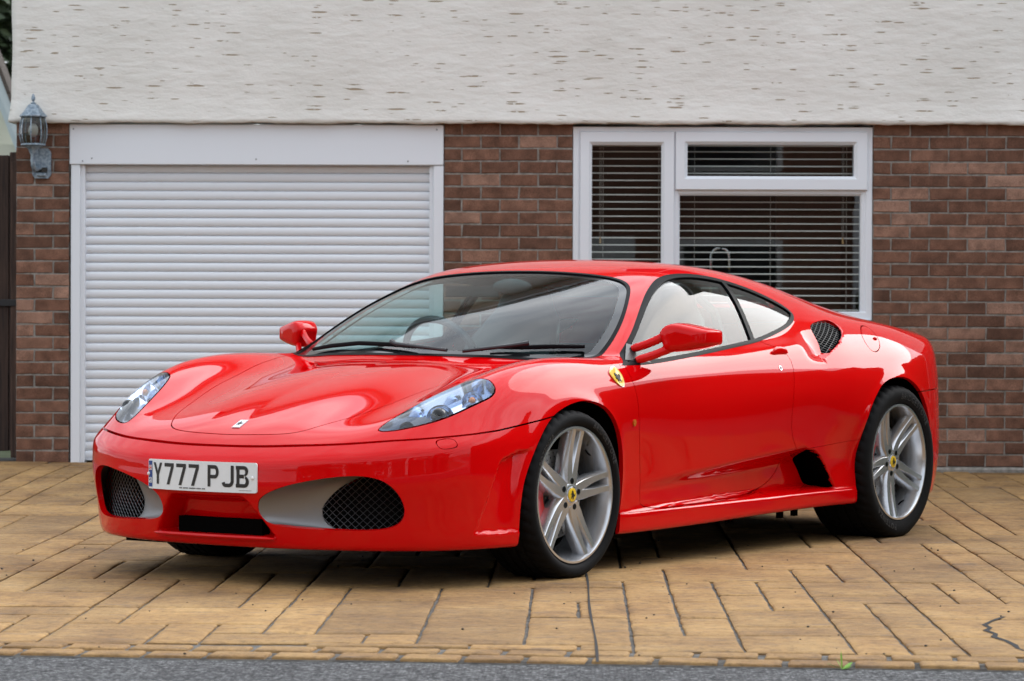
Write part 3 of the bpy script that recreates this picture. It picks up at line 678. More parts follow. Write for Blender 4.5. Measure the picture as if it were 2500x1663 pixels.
# --- headlights
def surf(x, y):  # height of the body top at (x, y)
    z = np.linspace(1.3, .3, 500); f = body(np.full(500, x), np.full(500, y), z); i = np.argmax(f < 0); return float(z[i])
V, T, N = patch('headlight'); E = border_edges(T)
for s in (1, -1):
    W, G = flange(V, T, N, .055)
    wall = cobj('headlight', np.vstack([W, V - N * .055]) * [1, s, 1], (G.tolist() if s > 0 else G[:, ::-1].tolist()) + ((T + len(W)) if s > 0 else (T + len(W))[:, ::-1]).tolist(), 'lamp_coated', smooth=True)
    wall['label'] = 'headlight under a clear lens with silver projector and amber indicator bowl'
    cobj('lens', V * [1, s, 1], T.tolist() if s > 0 else T[:, ::-1].tolist(), 'lens_glass', wall, N * [1, s, 1])
    b = MB()   # dark inner shrouds with reflector bowls, aimed forwards
    def bowl(cx_, cy_, cz_, r, depth, mat_i):
        pr = [(r * math.sin(t), -depth * math.cos(t)) for t in np.linspace(0.02, math.pi / 2, 10)]
        pr += [(r * 1.08, 0.004), (r * 1.12, -.004), (r * 1.05, -depth * .6)]
        Vb = []; Fb = []; n = 28; ax = np.array([-.80, .38, .30]); ax /= np.linalg.norm(ax); u = np.cross(ax, [0, 0, 1.]); u /= np.linalg.norm(u); v = np.cross(u, ax)
        for i in range(n):
            w = 2 * math.pi * i / n
            for rr, hh in pr: Vb.append(np.array([cx_, cy_, cz_]) + u * rr * math.cos(w) + v * rr * math.sin(w) + ax * hh)
        k = len(pr)
        for i in range(n):
            for q in range(k - 1): Fb.append((i * k + q, i * k + q + 1, ((i + 1) % n) * k + q + 1, ((i + 1) % n) * k + q))
        b.add(Vb, Fb, mat_i); return ax
    z1, z2, z3 = surf(-.60, .745), surf(-.47, .795), surf(-.70, .675)
    bowl(-.592, .742, z1 - .046, .047, .035, 0); bowl(-.462, .793, z2 - .040, .036, .03, 0); bowl(-.705, .675, z3 - .038, .026, .02, 1)
    lampo = cmb(b, 'reflector', ['lamp_coated', 'lamp_dark', 'amber'], wall, s, auto=50)
    b = MB().sphere((-.612, .752, z1 - .036), .030, 20); cmb(b, 'projector_lens', 'mirror_like', wall, s)
    b = MB().sphere((-.468, .796, z2 - .036), .013, 12); cmb(b, 'bulb', 'amber', wall, s)
    # dark band across the front part of the lamp
    kk = V[T].mean(1); keep = (kk[:, 0] < -.645) & (kk[:, 0] > -.745); Vc, Tc, Nc = compact(V, T[keep], N); cobj('shroud', (Vc - Nc * .03) * [1, s, 1], Tc.tolist() if s > 0 else Tc[:, ::-1].tolist(), 'lamp_dark', wall, Nc * [1, s, 1])

# --- nose intakes: silver duct, black back, crossed wire mesh
def offset_poly(p, d):
    p = np.asarray(p); n = len(p); c = p.mean(0); t = np.roll(p, -1, 0) - np.roll(p, 1, 0); t /= np.linalg.norm(t, axis=1, keepdims=True); q = np.stack([t[:, 1], -t[:, 0]], 1)
    if ((q * (p - c)).sum(1)).mean() < 0: q = -q
    return p + q * d
def nose_x(y, z):
    xs = np.linspace(-1.12, -.3, 800); f = body(xs, np.full(800, y), np.full(800, z)); i = np.argmax(f < 0); return float(xs[i])
def seg_in_poly(a, b, poly):
    a, b = np.array(a), np.array(b); ts = [0., 1.]; d = b - a
    for p, q in zip(poly, np.roll(poly, -1, 0)):
        e = q - p; den = d[0] * e[1] - d[1] * e[0]
        if abs(den) < 1e-12: continue
        w = p - a; t = (w[0] * e[1] - w[1] * e[0]) / den; u = (w[0] * d[1] - w[1] * d[0]) / den
        if 0 < t < 1 and 0 <= u <= 1: ts.append(t)
    ts = sorted(ts); out = []
    for t0, t1 in zip(ts[:-1], ts[1:]):
        if t1 - t0 < 1e-4: continue
        mid = a + d * (t0 + t1) / 2
        if sdpoly(mid[None], poly)[0] < 0: out.append((a + d * t0, a + d * t1))
    return out
gp = POLY['grille'][::2]; ring0 = np.array([(nose_x(y, z), y, z) for y, z in gp])
# back ring: the mesh sits deep and outboard
back2 = chaikin([(.425, .275), (.432, .30), (.46, .335), (.50, .372), (.56, .405), (.65, .425), (.73, .41), (.775, .36), (.785, .30), (.775, .24), (.73, .205), (.64, .195), (.54, .20), (.47, .215), (.435, .24)], 2)
def back_x(y, z): return -.915 + .62 * max(0., y - .42) ** 1.25 + .03
ang = lambda p, c: np.arctan2(p[:, 1] - c[1], p[:, 0] - c[0])
cb = back2.mean(0)
def ray_poly(poly, c, th):
    best = .02
    for p, q in zip(poly, np.roll(poly, -1, 0)):
        d = np.array([math.cos(th), math.sin(th)]); e = q - p; den = d[0] * e[1] - d[1] * e[0]
        if abs(den) < 1e-12: continue
        w = p - c; t = (w[0] * e[1] - w[1] * e[0]) / den; u = (w[0] * d[1] - w[1] * d[0]) / den
        if t > 0 and 0 <= u <= 1: best = max(best, t)
    return c + best * np.array([math.cos(th), math.sin(th)])
c0 = gp.mean(0)
def ring_b(p):
    f = (p - gp.min(0)) / (gp.max(0) - gp.min(0)); q = back2.min(0) + f * (back2.max(0) - back2.min(0)); th = math.atan2(q[1] - cb[1], q[0] - cb[0]); return ray_poly(back2, cb, th)
ring1 = np.array([[back_x(*q), *q] for q in (ring_b(p) for p in gp)])
for s in (1, -1):
    n = len(gp); Vd = []; Fd = []; K = 9
    for k in range(K):
        t = k / (K - 1); e = t ** 1.3; rr = ring0 * (1 - e) + ring1 * e
        rr[:, 0] = ring0[:, 0] * (1 - t) + ring1[:, 0] * t
        if k == 0: rr = ring0 + [.004, 0, 0]
        Vd += rr.tolist()
    for k in range(K - 1):
        for i in range(n): j = (i + 1) % n; Fd.append((k * n + i, k * n + j, (k + 1) * n + j, (k + 1) * n + i))
    duct = cobj('intake_duct', np.array(Vd) * [1, s, 1], Fd if s < 0 else [f[::-1] for f in Fd], 'intake_silver', bumper, smooth=True)
    o = cobj('intake_back', np.array([[back_x(*q) + .035, *q] for q in back2]) * [1, s, 1], [tuple(range(len(back2)))], 'deep_black', bumper)
    b = MB(); pitch = .0185
    for sl in (1, -1):
        for i in range(-60, 60):
            c = i * pitch * 1.414
            for a_, b_ in seg_in_poly((.3, .3 + sl * (.3 - .6) + c), (.9, .3 + sl * (.9 - .6) + c), back2):
                if np.linalg.norm(a_ - b_) < .008: continue
                mid = [a_ + (b_ - a_) * t for t in np.linspace(0, 1, 4)]
                b.tube([(back_x(*q) - .006 + .0012 * sl, q[0], q[1]) for q in mid], .0011, 4, cap=False)
    cmb(b, 'intake_mesh', 'wire', bumper, s, auto=None)
# lip blade under the centre opening
cmb(MB().box(-.95, -.80, -.20, .20, .180, .24), 'centre_intake', 'deep_black', bumper, auto=None)
b = MB(); L = []
for y in np.linspace(-.285, .285, 15): L.append((nose_x(.30, .17) * 0 + float(NN(np.array([abs(y)]), np.array([.20]))[0]) - .004, y, .176))
b.tube(L, [.004] + [.009] * 13 + [.004], 8, squash=1.6); cmb(b, 'lip_blade', 'car_paint', bumper)

# --- number plate, bent to the bumper
def plate_x(y): return -1.058 + .46 * (y + .018) ** 2
def plate_pt(u, v, d=0.): y = -.018 + u; return (plate_x(y) - d, y, .397 + v)
plate_root = None
def plate_poly(mb, poly, d, m=0, sub=0.02):
    "flat print on the bent plate: polygon in plate coordinates (u right as read, v up)"
    # as read from the front, u grows towards the car's left side (visible side)
    mb.add([plate_pt(u, v, d) for u, v in poly], [tuple(range(len(poly)))[::-1]], m)
b = MB(); uu = np.r_[-.26, -.2575, -.2545, np.linspace(-.252, .252, 15), .2545, .2575, .26]; c = .055
for d0, m_ in ((0, 0),):
    Vp = []; Fp = []
    for u in uu:
        e = max(0, abs(u) - .252) / .008; hv = c - .008 * (1 - math.sqrt(max(0, 1 - e * e)))
        Vp += [plate_pt(u, -hv, .004), plate_pt(u, hv, .004), plate_pt(u, hv, 0), plate_pt(u, -hv, 0)]
    for i in range(20):
        a = i * 4
        for q in range(4): Fp.append((a + q, a + (q + 1) % 4, a + 4 + (q + 1) % 4, a + 4 + q))
    Fp += [(0, 3, 2, 1), (80, 81, 82, 83)]; b.add(Vp, Fp)
plate = fix_normals(cmb(b, 'number_plate', 'plate_white', bumper, auto=40))
plate['label'] = 'white front number plate reading Y777 PJB with blue GB band'
def strokes(poly_list, u0, w, hgt=.079, v0=-.036):
    return [[(u0 + x * w, v0 + y * hgt) for x, y in p] for p in poly_list]
def arc(cx_, cy_, rx, ry, a0, a1, n=10): return [(cx_ + rx * math.cos(math.radians(a0 + (a1 - a0) * i / n)), cy_ + ry * math.sin(math.radians(a0 + (a1 - a0) * i / n))) for i in range(n + 1)]
def band(outer, inner): return [[outer[i], outer[i + 1], inner[i + 1], inner[i]] for i in range(len(outer) - 1)]
t = .26; tv = .17
G_ = {
 'Y': [[(0, 1), (t, 1), (.5, .60), (.5, .42), (.37, .42)], [(1, 1), (1 - t, 1), (.5, .60), (.5, .42), (.63, .42)], [(.37, .43), (.63, .43), (.63, 0), (.37, 0)]],
 '7': [[(0, 1), (1, 1), (1, 1 - tv), (0, 1 - tv)], [(1, 1 - tv), (.70, 1 - tv), (.24, 0), (.54, 0)]],
 'P': [[(0, 0), (t, 0), (t, 1), (0, 1)], [(t, 1), (.66, 1), (.66, 1 - tv), (t, 1 - tv)], [(t, .55), (.66, .55), (.66, .38), (t, .38)]] + band(arc(.66, .69, .34, .31, 90, -90), arc(.66, .69, .09, .14, 90, -90)),
 'J': [[(.74, 1), (1, 1), (1, .30), (.74, .30)]] + band(arc(.58, .30, .42, .30, 0, -90), arc(.58, .30, .16, .13, 0, -90)) + [[(.58, 0), (.30, 0), (.30, .17), (.58, .17)]] + band(arc(.30, .22, .32, .22, -90, -175), arc(.30, .26, .06, .09, -90, -175)),
 'B': [[(0, 0), (t, 0), (t, 1), (0, 1)], [(-.05, 1), (.62, 1), (.62, 1 - tv), (-.05, 1 - tv)], [(t, .60), (.62, .60), (.62, .43), (t, .43)], [(-.05, tv), (.66, tv), (.66, 0), (-.05, 0)]] + band(arc(.62, .76, .34, .24, 90, -80), arc(.62, .715, .10, .115, 90, -80)) + band(arc(.66, .265, .36, .265, 80, -90), arc(.66, .30, .10, .13, 80, -90)),
}
u = -.2285
for ch, adv in (('Y', .0635), ('7', .0635), ('7', .0635), ('7', .0905), ('P', .0645), ('J', .0610), ('B', .05)):
    b = MB(); w = .050
    for p in strokes(G_[ch], u, w): plate_poly(b, p, .0052)
    cmb(b, 'plate_letter', 'plate_black', plate, auto=None); u += adv
b = MB(); plate_poly(b, [(-.2575, -.048), (-.2365, -.048), (-.2365, .048), (-.2575, .048)], .0049); cmb(b, 'plate_band', 'plate_blue', plate, auto=None)
b = MB()  # union flag and GB letters, screws, maker's line
fu0, fu1, fv0, fv1 = -.2565, -.2375, .013, .033
for p in ([(fu0, fv0), (fu0 + .003, fv0), (fu1, fv1), (fu1 - .003, fv1)], [(fu1 - .003, fv0), (fu1, fv0), (fu0 + .003, fv1), (fu0, fv1)]): plate_poly(b, p, .0053)
fm = (fu0 + fu1) / 2; fh = (fv0 + fv1) / 2
plate_poly(b, [(fm - .003, fv0), (fm + .003, fv0), (fm + .003, fv1), (fm - .003, fv1)], .0055); plate_poly(b, [(fu0, fh - .003), (fu1, fh - .003), (fu1, fh + .003), (fu0, fh + .003)], .0055)
plate_poly(b, [(fm - .0015, fv0), (fm + .0015, fv0), (fm + .0015, fv1), (fm - .0015, fv1)], .0058, 1); plate_poly(b, [(fu0, fh - .0015), (fu1, fh - .0015), (fu1, fh + .0015), (fu0, fh + .0015)], .0058, 1)
def ring_(cx_, cy_, rx, ry, k_, a0, a1): return band(arc(cx_, cy_, rx, ry, a0, a1, 8), arc(cx_, cy_, rx * k_, ry * k_, a0, a1, 8))
for p in ring_(-.2518, -.0235, .0042, .0105, .55, 40, 330) + [[(-.2515, -.0275), (-.2476, -.0275), (-.2476, -.0245), (-.2515, -.0245)]]: plate_poly(b, p, .0055)
for p in [[(-.2460, -.034), (-.2438, -.034), (-.2438, -.013), (-.2460, -.013)]] + ring_(-.2438, -.0185, .0050, .0055, .5, 90, -90) + ring_(-.2438, -.0287, .0056, .0053, .5, 90, -90): plate_poly(b, p, .0055)
cmb(b, 'plate_flag', ['screw_white', 'flag_red'], plate, auto=None)
b = MB(); r_ = random.Random(3); x0 = -.085
for word in (3, 5, 6, 4, 3):
    for _ in range(word): plate_poly(b, [(x0, -.0475), (x0 + .0036, -.0475), (x0 + .0036, -.0430), (x0, -.0430)], .0052); x0 += .0053
    x0 += .004
for i in range(12): plate_poly(b, [(.19 + i * .0042, -.0475), (.1925 + i * .0042, -.0475), (.1925 + i * .0042, -.0455), (.19 + i * .0042, -.0455)], .0052)
cmb(b, 'plate_small_print', 'plate_black', plate, auto=None)
for u_ in (-.2565, .243):
    b = MB().sphere(plate_pt(u_, 0, .006), .0068, 12, sq=(.6, 1, 1)); cmb(b, 'plate_screw', 'screw_white', plate)

# --- badges: prancing horse outline (rough), wing shield, bonnet plate
HORSE = [(-.02, -.50), (.06, -.50), (.10, -.34), (.20, -.22), (.30, -.30), (.36, -.44), (.42, -.42), (.38, -.24), (.27, -.10), (.20, .02), (.32, .06), (.40, -.02), (.46, .02), (.36, .16), (.18, .18), (.22, .30), (.28, .36), (.16, .42), (.10, .50), (.02, .42), (-.06, .34), (-.12, .16), (-.22, .02), (-.30, -.04), (-.40, .10), (-.50, .12), (-.44, .02), (-.38, -.14), (-.24, -.20), (-.10, -.24), (-.12, -.36)]
def on_surface(pt, nrm, up, poly, off, name, material, parent, scale=1., side=1):
    nrm = np.array(nrm, float); nrm /= np.linalg.norm(nrm); up = np.array(up, float); up -= nrm * (up @ nrm); up /= np.linalg.norm(up); rt_ = np.cross(up, nrm)
    Pq = np.array([np.array(pt) + rt_ * a * scale + up * b_ * scale for a, b_ in poly]); Pq = project(body, Pq, 3); V = list(Pq + nrm * off)
    n = len(V); V2 = V + [v - nrm * (off + .002) for v in V]
    F = [tuple(range(n))] + [(i, i + n, (i + 1) % n + n, (i + 1) % n) for i in range(n)]
    o = cobj(name, np.array(V2) * [1, side, 1], F if side > 0 else [f[::-1] for f in F], material, parent); return fix_normals(o)
_SRF = {}
def srf(x, y, z):
    k = (round(x, 5), round(y, 5), round(z, 5))
    if k not in _SRF:
        p = project(body, project(body, np.array([[x, y, z]], float), 3, .05), 2); g = grad(body, p)[0]; _SRF[k] = (p[0], g / np.linalg.norm(g))
    return _SRF[k]
SH = chaikin([(-.42, .5), (0, .56), (.42, .5), (.42, .1), (.33, -.2), (0, -.56), (-.33, -.2), (-.42, .1)], 2)
for s in (1, -1):
    p, g = srf(.370, .888, .746)
    sh = on_surface(p, g, (-.36, -.05, .75), SH * .0905, .0035, 'wing_badge', 'chrome', front_panel, side=s)
    on_surface(p, g, (-.36, -.05, .75), SH * .087, .0045, 'badge_field', 'badge_yellow', sh, side=s)
    on_surface(p, g, (-.36, -.05, .75), [(a * .040, b_ * .046 + .002) for a, b_ in HORSE], .0055, 'badge_horse', 'badge_black', sh, side=s)
p, g = srf(-.848, .010, .582)
bb = on_surface(p, g, (1, 0, .5), [(-.019, -.030), (.019, -.030), (.019, .030), (-.019, .030)], .0035, 'bonnet_badge', 'chrome', bonnet)
on_surface(p, g, (1, 0, .5), [(-.017, -.028), (.017, -.028), (.017, .028), (-.017, .028)], .0045, 'badge_field', 'plate_white', bb)
on_surface(p, g, (1, 0, .5), [(a * .026, b_ * .028 + .002) for a, b_ in HORSE], .0055, 'badge_horse', 'badge_black', bb)
# side marker lamps, door lock, handle
for s in (1, -1):
    p, g = srf(.452, .914, .571); on_surface(p, g, (0, 0, 1), chaikin([(-.009, -.007), (0, -.015), (.009, -.007), (.009, .007), (0, .015), (-.009, .007)], 1), .006, 'side_marker', 'amber', front_panel, side=s)
    p, g = srf(1.614, .901, .766); on_surface(p, g, (0, 0, 1), arc(0, 0, .010, .011, 0, 330, 11), .002, 'door_lock', 'chrome', doors[0 if s > 0 else 1], side=s)
    on_surface(p, g, (0, 0, 1), arc(0, 0, .0065, .0075, 0, 330, 11), .003, 'lock_barrel', 'black_plastic', doors[0 if s > 0 else 1], side=s)
    b = MB(); pts = []; rad = []
    for t in np.linspace(-1, 1, 13):
        p, g = srf(1.66 + .062 * t, .868, .838 - .012 * t * t); pts.append(p + g * .004); rad.append(.021 * math.sqrt(max(.02, 1 - t * t)))
    b.tube(pts, rad, 12, squash=.42); cmb(b, 'door_handle', 'car_paint', doors[0 if s > 0 else 1], s)
    # fuel flap ridge (visible side only)
    if s > 0:
        pts = []; rad = []
        for t in np.linspace(-1, 1, 11):
            p, g = srf(2.535 - .012 * t, .862 - .035 * t * -1, .888 + .036 * t); pts.append(p + g * .0015); rad.append(.0065 * math.sqrt(max(.03, 1 - t * t)))
        cmb(MB().tube(pts, rad, 8), 'flap_grip', 'car_paint', shell)
# door mirrors: wing-shaped housing on two arms, glass facing backwards
MO = chaikin([(.897, .920), (.913, .945), (.940, .958), (.967, .958), (1.011, .948), (1.056, .937), (1.079, .931), (1.086, .923), (1.087, .883), (1.081, .873), (1.030, .858), (.985, .848), (.937, .843), (.922, .845), (.913, .860), (.909, .890)], 2)
mc = np.array([.985, .902])
for s in (1, -1):
    Vm = []; n = len(MO)
    prof = [(.640, .45), (.643, .70), (.650, .86), (.663, .95), (.69, 1.0), (.735, 1.0), (.768, .975), (.774, .94), (.766, .90)]
    for xx, k in prof:
        for a, b_ in MO: Vm.append((xx + .42 * (mc[0] + (a - mc[0]) * k - .90) - .012, mc[0] + (a - mc[0]) * k, mc[1] + (b_ - mc[1]) * k - .008 * (1 - k)))
    Fm = [(i * n + j, i * n + (j + 1) % n, (i + 1) * n + (j + 1) % n, (i + 1) * n + j) for i in range(len(prof) - 1) for j in range(n)] + [tuple(range(n))]
    b = MB().add(Vm, Fm)
    mir = fix_normals(cmb(b, 'door_mirror', 'car_paint', doors[0 if s > 0 else 1], s, auto=50))
    mir['label'] = 'red wing mirror carried on two slim arms'
    cmb(MB().add(Vm[-n:], [tuple(range(n))]), 'mirror_glass', 'chrome', mir, s, auto=None)
    for a0, a1, nm in (((.600, .808, .856), (.672, .912, .905), 0), ((.570, .848, .812), (.672, .935, .857), 1)):
        a0, a1 = np.array(a0), np.array(a1); pts = [a0 + (a1 - a0) * t + np.array([0, 0, -.004]) * math.sin(math.pi * t) for t in np.linspace(-.02, 1.12, 9)]
        cmb(MB().tube(pts, [.012, .0165, .0165, .0165, .0165, .0165, .017, .018, .019], 12, squash=.8), 'mirror_arm', 'car_paint', mir, s)
    # black sail panel behind the arms
    p = [np.array(q) for q in ((.505, .835, .812), (.66, .858, .800), (.655, .835, .835), (.625, .800, .875), (.60, .785, .885))]
    q = [srf(*v)[0] + srf(*v)[1] * .003 for v in p]; cmb(MB().add(q, [(0, 1, 2, 3, 4)]), 'mirror_base', 'black_plastic', doors[0 if s > 0 else 1], s, auto=None)

# --- side and shoulder intakes: black boxes behind, wire mesh in the upper one
for s in (1, -1):
    p = POLY['intake']; n = len(p); yo = lambda x, z: float(outer_y(x, z)); q = [(x, yo(x, z), z) for x, z in p]
    b = MB(); Vb = q + [(v[0] + .09, v[1] - .13, v[2]) for v in q]
    b.add(Vb, [(i, (i + 1) % n, (i + 1) % n + n, i + n) for i in range(n)] + [tuple(range(n, 2 * n))]); cmb(b, 'shoulder_intake', 'deep_black', shell, s, auto=None)
    # mesh stretched between the hollow (front edge) and the rear lip
    zz = np.linspace(.824, .964, 24); fx_ = lambda z: float(np.interp(z, [.82, .835, .86, .89, .92, .94, .953, .967], [2.030, 2.040, 2.050, 2.053, 2.060, 2.080, 2.12, 2.24])); fr = np.array([(fx_(z), yo(fx_(z), z) - .006, z) for z in zz]); re = np.array([(np.interp(z, LPZ, LPX) + .004, yo(np.interp(z, LPZ, LPX) + .012, z) - .020, z) for z in zz])
    def mp_(x, z):
        k = np.clip((z - zz[0]) / (zz[-1] - zz[0]), 0, 1) * 23; i = min(22, int(k)); t = k - i; A_ = fr[i] * (1 - t) + fr[i + 1] * t; B_2 = re[i] * (1 - t) + re[i + 1] * t; u = np.clip((x - A_[0]) / max(B_2[0] - A_[0], .005), 0, 1); return A_ * (1 - u) + B_2 * u
    b = MB(); pm = np.array([(p_[0], p_[2]) for p_ in fr] + [(p_[0], p_[2]) for p_ in re[::-1]])
    for sl in (1, -1):
        for i in range(-24, 24):
            c = i * .0155
            for a_, b_ in seg_in_poly((1.9, .9 + sl * .42 * (1.9 - 2.17) + c), (2.45, .9 + sl * .42 * (2.45 - 2.17) + c), pm): b.tube([mp_(*(a_ + (b_ - a_) * t)) for t in np.linspace(0, 1, 5)], .0010, 4, cap=False)
    cmb(b, 'shoulder_mesh', 'wire_dark', shell, s, auto=None)
    p = POLY['scoop'][::2]; n = len(p); q = [(x, float(outer_y(x, z)) - .002, z) for x, z in p]
    b = MB(); Vb = list(q) + [(v[0] + .12, .66, v[2]) for v in q]
    b.add(Vb, [(i, (i + 1) % n, (i + 1) % n + n, i + n) for i in range(n)] + [tuple(range(n, 2 * n))]); cmb(b, 'side_intake', 'deep_black', sills[0 if s > 0 else 1], s, auto=None)

# --- wheel housings and floor
for s in (1, -1):
    for cx_, cz_, r_, nm in ((.01, .312, .395, 'F'), (2.605, .333, .405, 'R')):
        b = MB().lathe([(r_, .94 - .06), (r_, .46), (.05, .455)], 'y', 40, (cx_, 0, cz_), a0=math.radians(-22), a1=math.radians(202)); cmb(b, 'wheel_housing', 'deep_black', shell, s)
        pl = offset_poly(POLY['archF' if nm == 'F' else 'archR'], .005); pl = pl[pl[:, 1] > .16]; i0 = int(np.argmax(np.abs(np.diff(np.r_[pl[:, 0], pl[:1, 0]])) > .4)) + 1; pl = np.roll(pl, -i0, 0)
        yo_ = [outer_y(*q) - .006 for q in pl]; n_ = len(pl); cmb(MB().add([(q[0], y_, q[1]) for q, y_ in zip(pl, yo_)] + [(q[0], .74, q[1]) for q in pl], [(i, i + 1, i + 1 + n_, i + n_) for i in range(n_ - 1)]), 'arch_lip', 'deep_black', shell, s, auto=None)
b = MB().box(-.80, 3.2, -.62, .62, .165, .20); cmb(b, 'floor_pan', 'deep_black', shell, auto=None)
for x_, y_ in ((1.50, .70), (1.86, .74), (2.02, .72)): cmb(MB().box(x_, x_ + .03, y_, y_ + .02, .115, .17), 'underside_bracket', 'deep_black', shell, auto=None)
cmb(MB().box(-.84, -.74, -.56, -.36, .124, .142), 'undertray_flap', 'deep_black', bumper, auto=None)

# --- cabin
b = MB().box(.36, .80, -.72, .72, .60, .765, bev=.04).box(.62, .95, -.12, .12, .40, .74, bev=.03); b.box(.62, .84, -.56, -.18, .74, .835, bev=.035); cmb(b, 'dashboard', 'cabin_dark', auto=30)
for y0 in (-.37, .37):
    b = MB()
    sec = [(1.18, .36, .23, .05), (1.30, .50, .245, .055), (1.42, .68, .25, .06), (1.50, .86, .235, .06), (1.545, .96, .19, .05), (1.565, 1.02, .14, .045), (1.575, 1.07, .125, .04), (1.575, 1.105, .09, .03)]
    Vs = []; n = 16
    for x_, z_, w, d in sec:
        for k in range(n):
            t = 2 * math.pi * k / n; cs, sn = math.cos(t), math.sin(t)
            Vs.append((x_ + d * np.sign(sn) * abs(sn) ** .6 - (.045 * abs(cs) ** 3 if z_ < .95 else 0), y0 + w * np.sign(cs) * abs(cs) ** .5, z_ + .3 * d * sn))
    Fs = [(i * n + k, i * n + (k + 1) % n, (i + 1) * n + (k + 1) % n, (i + 1) * n + k) for i in range(len(sec) - 1) for k in range(n)] + [tuple(range((len(sec) - 1) * n, len(sec) * n))]
    b.add(Vs, Fs); b.box(.80, 1.25, y0 - .24, y0 + .24, .26, .42, bev=.05)
    fix_normals(cmb(b, 'seat', 'leather', auto=40))
b = MB(); ctr = np.array([.945, -.37, .800]); ax = np.array([.90, 0, .42]); ax /= np.linalg.norm(ax); u_ = np.array([0, 1., 0]); v_ = np.cross(ax, u_)
b.tube([ctr + .183 * (math.cos(t) * u_ + math.sin(t) * v_) for t in np.linspace(0, 2 * math.pi, 41)], .016, 10, cap=False)
for t in (0, math.pi, -math.pi / 2): b.tube([ctr, ctr + .18 * (math.cos(t) * u_ + math.sin(t) * v_)], [.03, .016], 8)
b.sphere(ctr - ax * .01, .05, 12, sq=(.6, 1, 1)); cmb(b, 'steering_wheel', 'leather')
b = MB().box(1.72, 1.78, -.68, .68, .3, .86, bev=.015).box(1.70, 1.74, -.44, .44, 1.07, 1.11, bev=.01); cmb(b, 'rear_bulkhead', 'cabin_dark', auto=None)
b = MB().tube([(1.70, .57, .86), (1.69, .53, 1.0), (1.66, .43, 1.09)], .02, 8).tube([(1.70, -.57, .86), (1.69, -.53, 1.0), (1.66, -.43, 1.09)], .02, 8); cmb(b, 'roll_hoop', 'cabin_dark')
b = MB().sphere((.93, .0, 1.105), .10, 16, sq=(.25, 1, .32)).tube([(.93, 0, 1.11), (.945, 0, 1.138)], .010, 8); cmb(b, 'rear_view_mirror', 'cabin_dark')
for y0 in (-.30, .30): cmb(MB().box(1.06, 1.072, y0 - .14, y0 + .14, 1.06, 1.11, bev=.004), 'sun_visor', 'cabin_dark', auto=None)
# wipers
for pts in ([(.188, .284, .828), (.284, .441, .848), (.333, .499, .859)], [(.18, .215, .829), (.20, -.047, .849), (.222, -.085, .858)]):
    q = [srf(*p)[0] + srf(*p)[1] * .022 for p in pts]; w = cmb(MB().tube(q, [.007, .008, .011], 8), 'wiper', 'black_plastic', windscreen)
    if pts[1][1] > 0: bl = [(.262, .36, .842), (.31, .48, .851), (.38, .59, .856), (.447, .685, .857)]
    else: bl = [(.196, .05, .846), (.218, -.10, .856), (.255, -.28, .856), (.292, -.45, .842), (.33, -.575, .832)]
    q = [srf(*p)[0] + srf(*p)[1] * .011 for p in bl]; cmb(MB().tube(q, [.006, .009, .009, .007][:len(q)] if len(q) == 4 else [.006, .009, .009, .009, .007], 8, squash=.7), 'wiper_blade', 'black_rubber', w)
# tail lamps and exhaust for completeness
for s in (1, -1):
    for y_, r_ in ((.70, .075), (.52, .075)):
        x_ = float(RR(np.array([y_]), np.array([.76]))[0]); b = MB().sphere((x_ - .05, y_ - .03, .755), r_, 18, sq=(.6, 1, 1)); cmb(b, 'tail_lamp', 'tail_red', shell, s)
print('car body parts', round(time.time() - _T0, 1))
